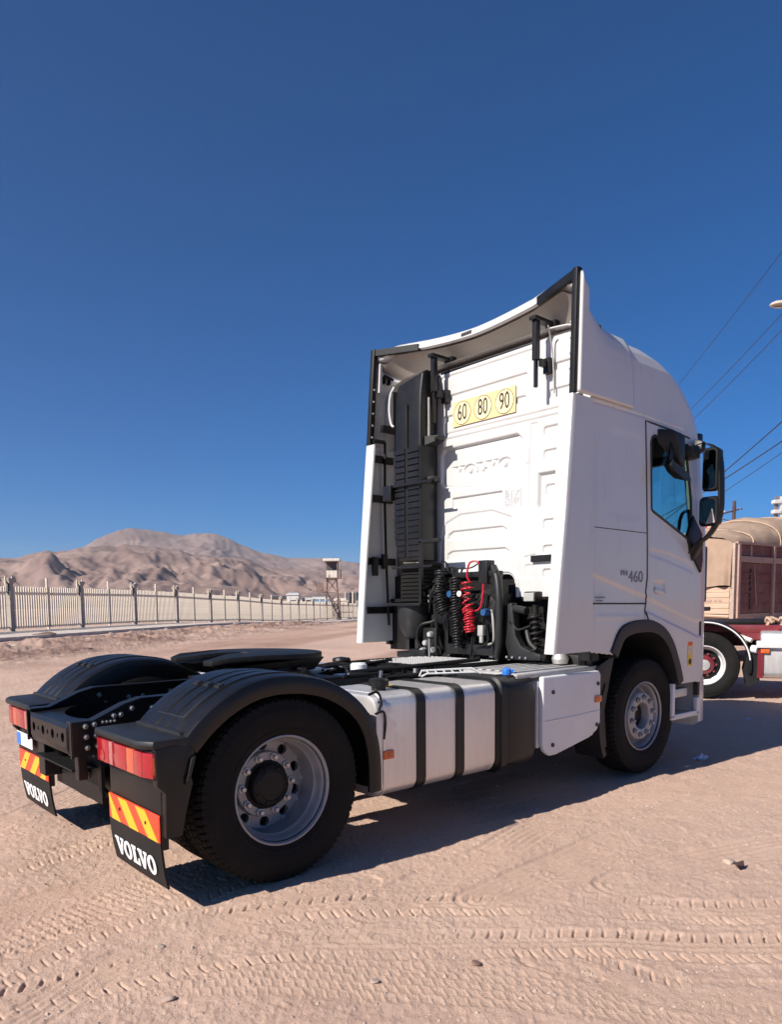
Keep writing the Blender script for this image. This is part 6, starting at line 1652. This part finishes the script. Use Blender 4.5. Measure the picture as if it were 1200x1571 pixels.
MB().cyl((1.9, .2, .51), (1.9, 2.3, .51), .07, n=12).cyl((3.2, .2, .51), (3.2, 2.3, .51), .07, n=12).bb(1.6, 3.5, .6, .95, .5, .98).bb(1.6, 3.5, 1.55, 1.9, .5, .98).build('axle', 'greasy', tl)
for y in (.5, 2.0): MB().bb(6.6, 6.75, y - .07, y + .07, 0, .98).build('landing_leg', 'maroon', tl)
pk_ = MB().loft([[(.75, -.35, 1.215), (2.8, -.30, 1.225), (2.8, -.12, 1.25), (.85, -.2, 1.235)], [(.75, -.35, 1.24), (2.8, -.30, 1.255), (2.8, -.12, 1.28), (.85, -.2, 1.26)]])
MB().bb(.9, 3.0, -.16, .0, 1.02, 1.055).build('side_plank', 'fence_white', tl)

# ================================================================== stones and litter
def rock(name, x, y, r, m, label, cat='stone', sq=.6, seed=0, group=None, lift=.35):
    bm = bmesh.new(); bmesh.ops.create_icosphere(bm, subdivisions=3, radius=1)
    rr = np.random.default_rng(seed + 900)
    P = np.array([v.co[:] for v in bm.verts])
    pl = rr.normal(size=(9, 3)); pl /= np.linalg.norm(pl, axis=1)[:, None]; dd = rr.uniform(.55, .95, 9)
    for p, d in zip(pl, dd):
        k = np.maximum(P @ p - d, 0); P -= k[:, None] * p[None, :] * .9
    P += .06 * rr.normal(size=3)[None, :] * np.sin(P[:, [1, 2, 0]] * 5)
    for v, p in zip(bm.verts, P): v.co = (p[0] * r * rr_a, p[1] * r, p[2] * r * sq)
    me = bpy.data.meshes.new(name); bm.to_mesh(me); bm.free(); me.materials.append(M[m])
    me.polygons.foreach_set('use_smooth', [True] * len(me.polygons)); me.set_sharp_from_angle(angle=math.radians(30))
    o = bpy.data.objects.new(name, me); C.objects.link(o)
    z = float(ground_fields(np.array([float(x)]), np.array([float(y)]))[0][0])
    o.location = (x, y, z + r * sq * lift); o.rotation_euler = (0, 0, rr.uniform(0, 6))
    return tag(o, label, cat, group)
rr_a = 1.9
rock('boulder', 7.95, 30.3, .42, 'rock', 'long dark brown boulder lying in front of the first fence bay', 'boulder', .42, 1)
rr_a = 1.3
rock('stone', 2.09, -2.71, .030, 'stone', 'pale stone lying alone on the sand at the right', 'stone', .7, 2)
rock('stone', -1.02, -1.93, .022, 'stone', 'small stone nearest the bottom left corner', 'stone', .7, 3)
rock('stone', -.85, -1.46, .020, 'stone', 'flat stone in the tyre marks left of the truck shadow', 'stone', .5, 4)
rock('stone', -.35, -2.38, .018, 'stone', 'small stone near the bottom edge below the rear wheel', 'stone', .6, 5)
rock('stone', .07, -2.55, .020, 'rock', 'dark pebble at the bottom centre of the tyre tracks', 'stone', .6, 6)
rock('stone', 5.4, 25.2, .16, 'concrete', 'white lump of rubble on the dark dirt at far left', 'rubble', .4, 8)
rock('stone', 12.4, 29.6, .15, 'concrete', 'white lump of rubble on the berm before the third fence bay', 'rubble', .4, 9)
rock('clod', 6.9, 22.5, .38, 'rock', 'dark flat dirt clod on the lane edge at left', 'clod', .14, 10)
# dark scrap beside the pale stone
z = float(ground_fields(np.array([2.05]), np.array([-2.79]))[0][0])
MB().loft([[(2.02 + a * .055, -2.80 + b_ * .03, z + .006 + .02 * abs(a)) for a, b_ in ((-1, -.5), (.2, -1), (1, -.2), (.3, 1))], [(2.02 + a * .05, -2.80 + b_ * .028, z + .016 + .022 * abs(a)) for a, b_ in ((-1, -.5), (.2, -1), (1, -.2), (.3, 1))]]).build('scrap', 'wood')
tag(bpy.data.objects['scrap'], 'curled dark scrap lying beside the pale stone', 'scrap')
def litter(name, x, y, s, label, seed):
    r2 = np.random.default_rng(seed); n = 9
    U, V_ = np.meshgrid(np.linspace(-1, 1, n), np.linspace(-1, 1, n), indexing='ij')
    z0 = float(ground_fields(np.array([float(x)]), np.array([float(y)]))[0][0])
    H = np.abs(r2.normal(.45, .35, (n, n))) * (1 - .5 * np.maximum(np.abs(U), np.abs(V_)))
    X = x + s * (U + r2.normal(0, .12, (n, n))); Y = y + s * .6 * (V_ + r2.normal(0, .12, (n, n)))
    o = npmesh(name, np.stack([X, Y, z0 + s * H * .8], -1).reshape(-1, 3), gridquads(n, n), 'paleplastic', smooth=False)
    so = o.modifiers.new('skin', 'SOLIDIFY'); so.thickness = .003
    return tag(o, label, 'litter')
litter('plastic_litter', 4.70, -1.27, .075, 'crumpled bluish plastic bag at the edge of the cab shadow', 5)
litter('plastic_litter', 7.46, -.55, .05, 'small pale plastic scrap inside the cab shadow', 6)
# loose pebbles and clods
def pebbles():
    r2 = np.random.default_rng(77); b = MB()
    c0 = math.atan2(CF[1], CF[0])
    base = [(1, 0, 0), (.3, .9, 0), (-.8, .55, 0), (-.8, -.55, 0), (.3, -.9, 0), (.2, .1, .75), (-.3, -.2, .6)]
    fc = [(0, 1, 5), (1, 2, 6), (1, 6, 5), (2, 3, 6), (3, 4, 6), (4, 0, 5), (4, 5, 6)]
    N = 5000
    d = 1.9 + 22 * r2.random(N) ** 2.2; a = c0 + np.radians(r2.uniform(-32, 32, N))
    xs = CAM[0] + d * np.cos(a); ys = CAM[1] + d * np.sin(a)
    zs = ground_fields(xs, ys)[0]
    sz = .003 + .008 * r2.random(N) ** 5 + .0009 * d
    for x, y, z, s in zip(xs, ys, zs, sz):
        t = r2.uniform(0, 6.28); ca, sa = math.cos(t), math.sin(t)
        b.add([(x + s * (p[0] * ca - p[1] * sa) * 1.2, y + s * (p[0] * sa + p[1] * ca), z - s * .15 + s * p[2]) for p in base], fc)
    # rubble on the berm
    N = 900
    t = r2.uniform(-45, 75, N); w = 1.3 + 6 * r2.random(N) ** 1.6
    xs = FQ[0] + FD[0] * t + FN[0] * w; ys = FQ[1] + FD[1] * t + FN[1] * w; zs = ground_fields(xs, ys)[0]
    for x, y, z in zip(xs, ys, zs):
        s = .03 + .16 * r2.random() ** 3; q = r2.uniform(0, 6.28); ca, sa = math.cos(q), math.sin(q)
        b.add([(x + s * (p[0] * ca - p[1] * sa) * 1.3, y + s * (p[0] * sa + p[1] * ca), z - s * .15 + s * p[2] * .8) for p in base], fc)
    o = b.build('pebbles', 'stone', smooth=False); o['kind'] = 'stuff'
pebbles()

# ------------------------------------------------------------------ haze
HAZE = 0.000056
hm = bpy.data.materials.new('thin_desert_haze'); hm.use_nodes = True
ht = hm.node_tree; ht.nodes.clear()
ho = ht.nodes.new('ShaderNodeOutputMaterial'); hv = ht.nodes.new('ShaderNodeVolumePrincipled')
hv.inputs['Color'].default_value = (0.86, 0.89, 0.96, 1)
hv.inputs['Density'].default_value = HAZE
hv.inputs['Anisotropy'].default_value = 0.2
ht.links.new(hv.outputs[0], ho.inputs['Volume'])
M['haze'] = hm
haze = MB().bb(-10400, 10400, -10400, 10400, -9, 780).build('haze', 'haze', smooth=False)
haze['kind'] = 'stuff'
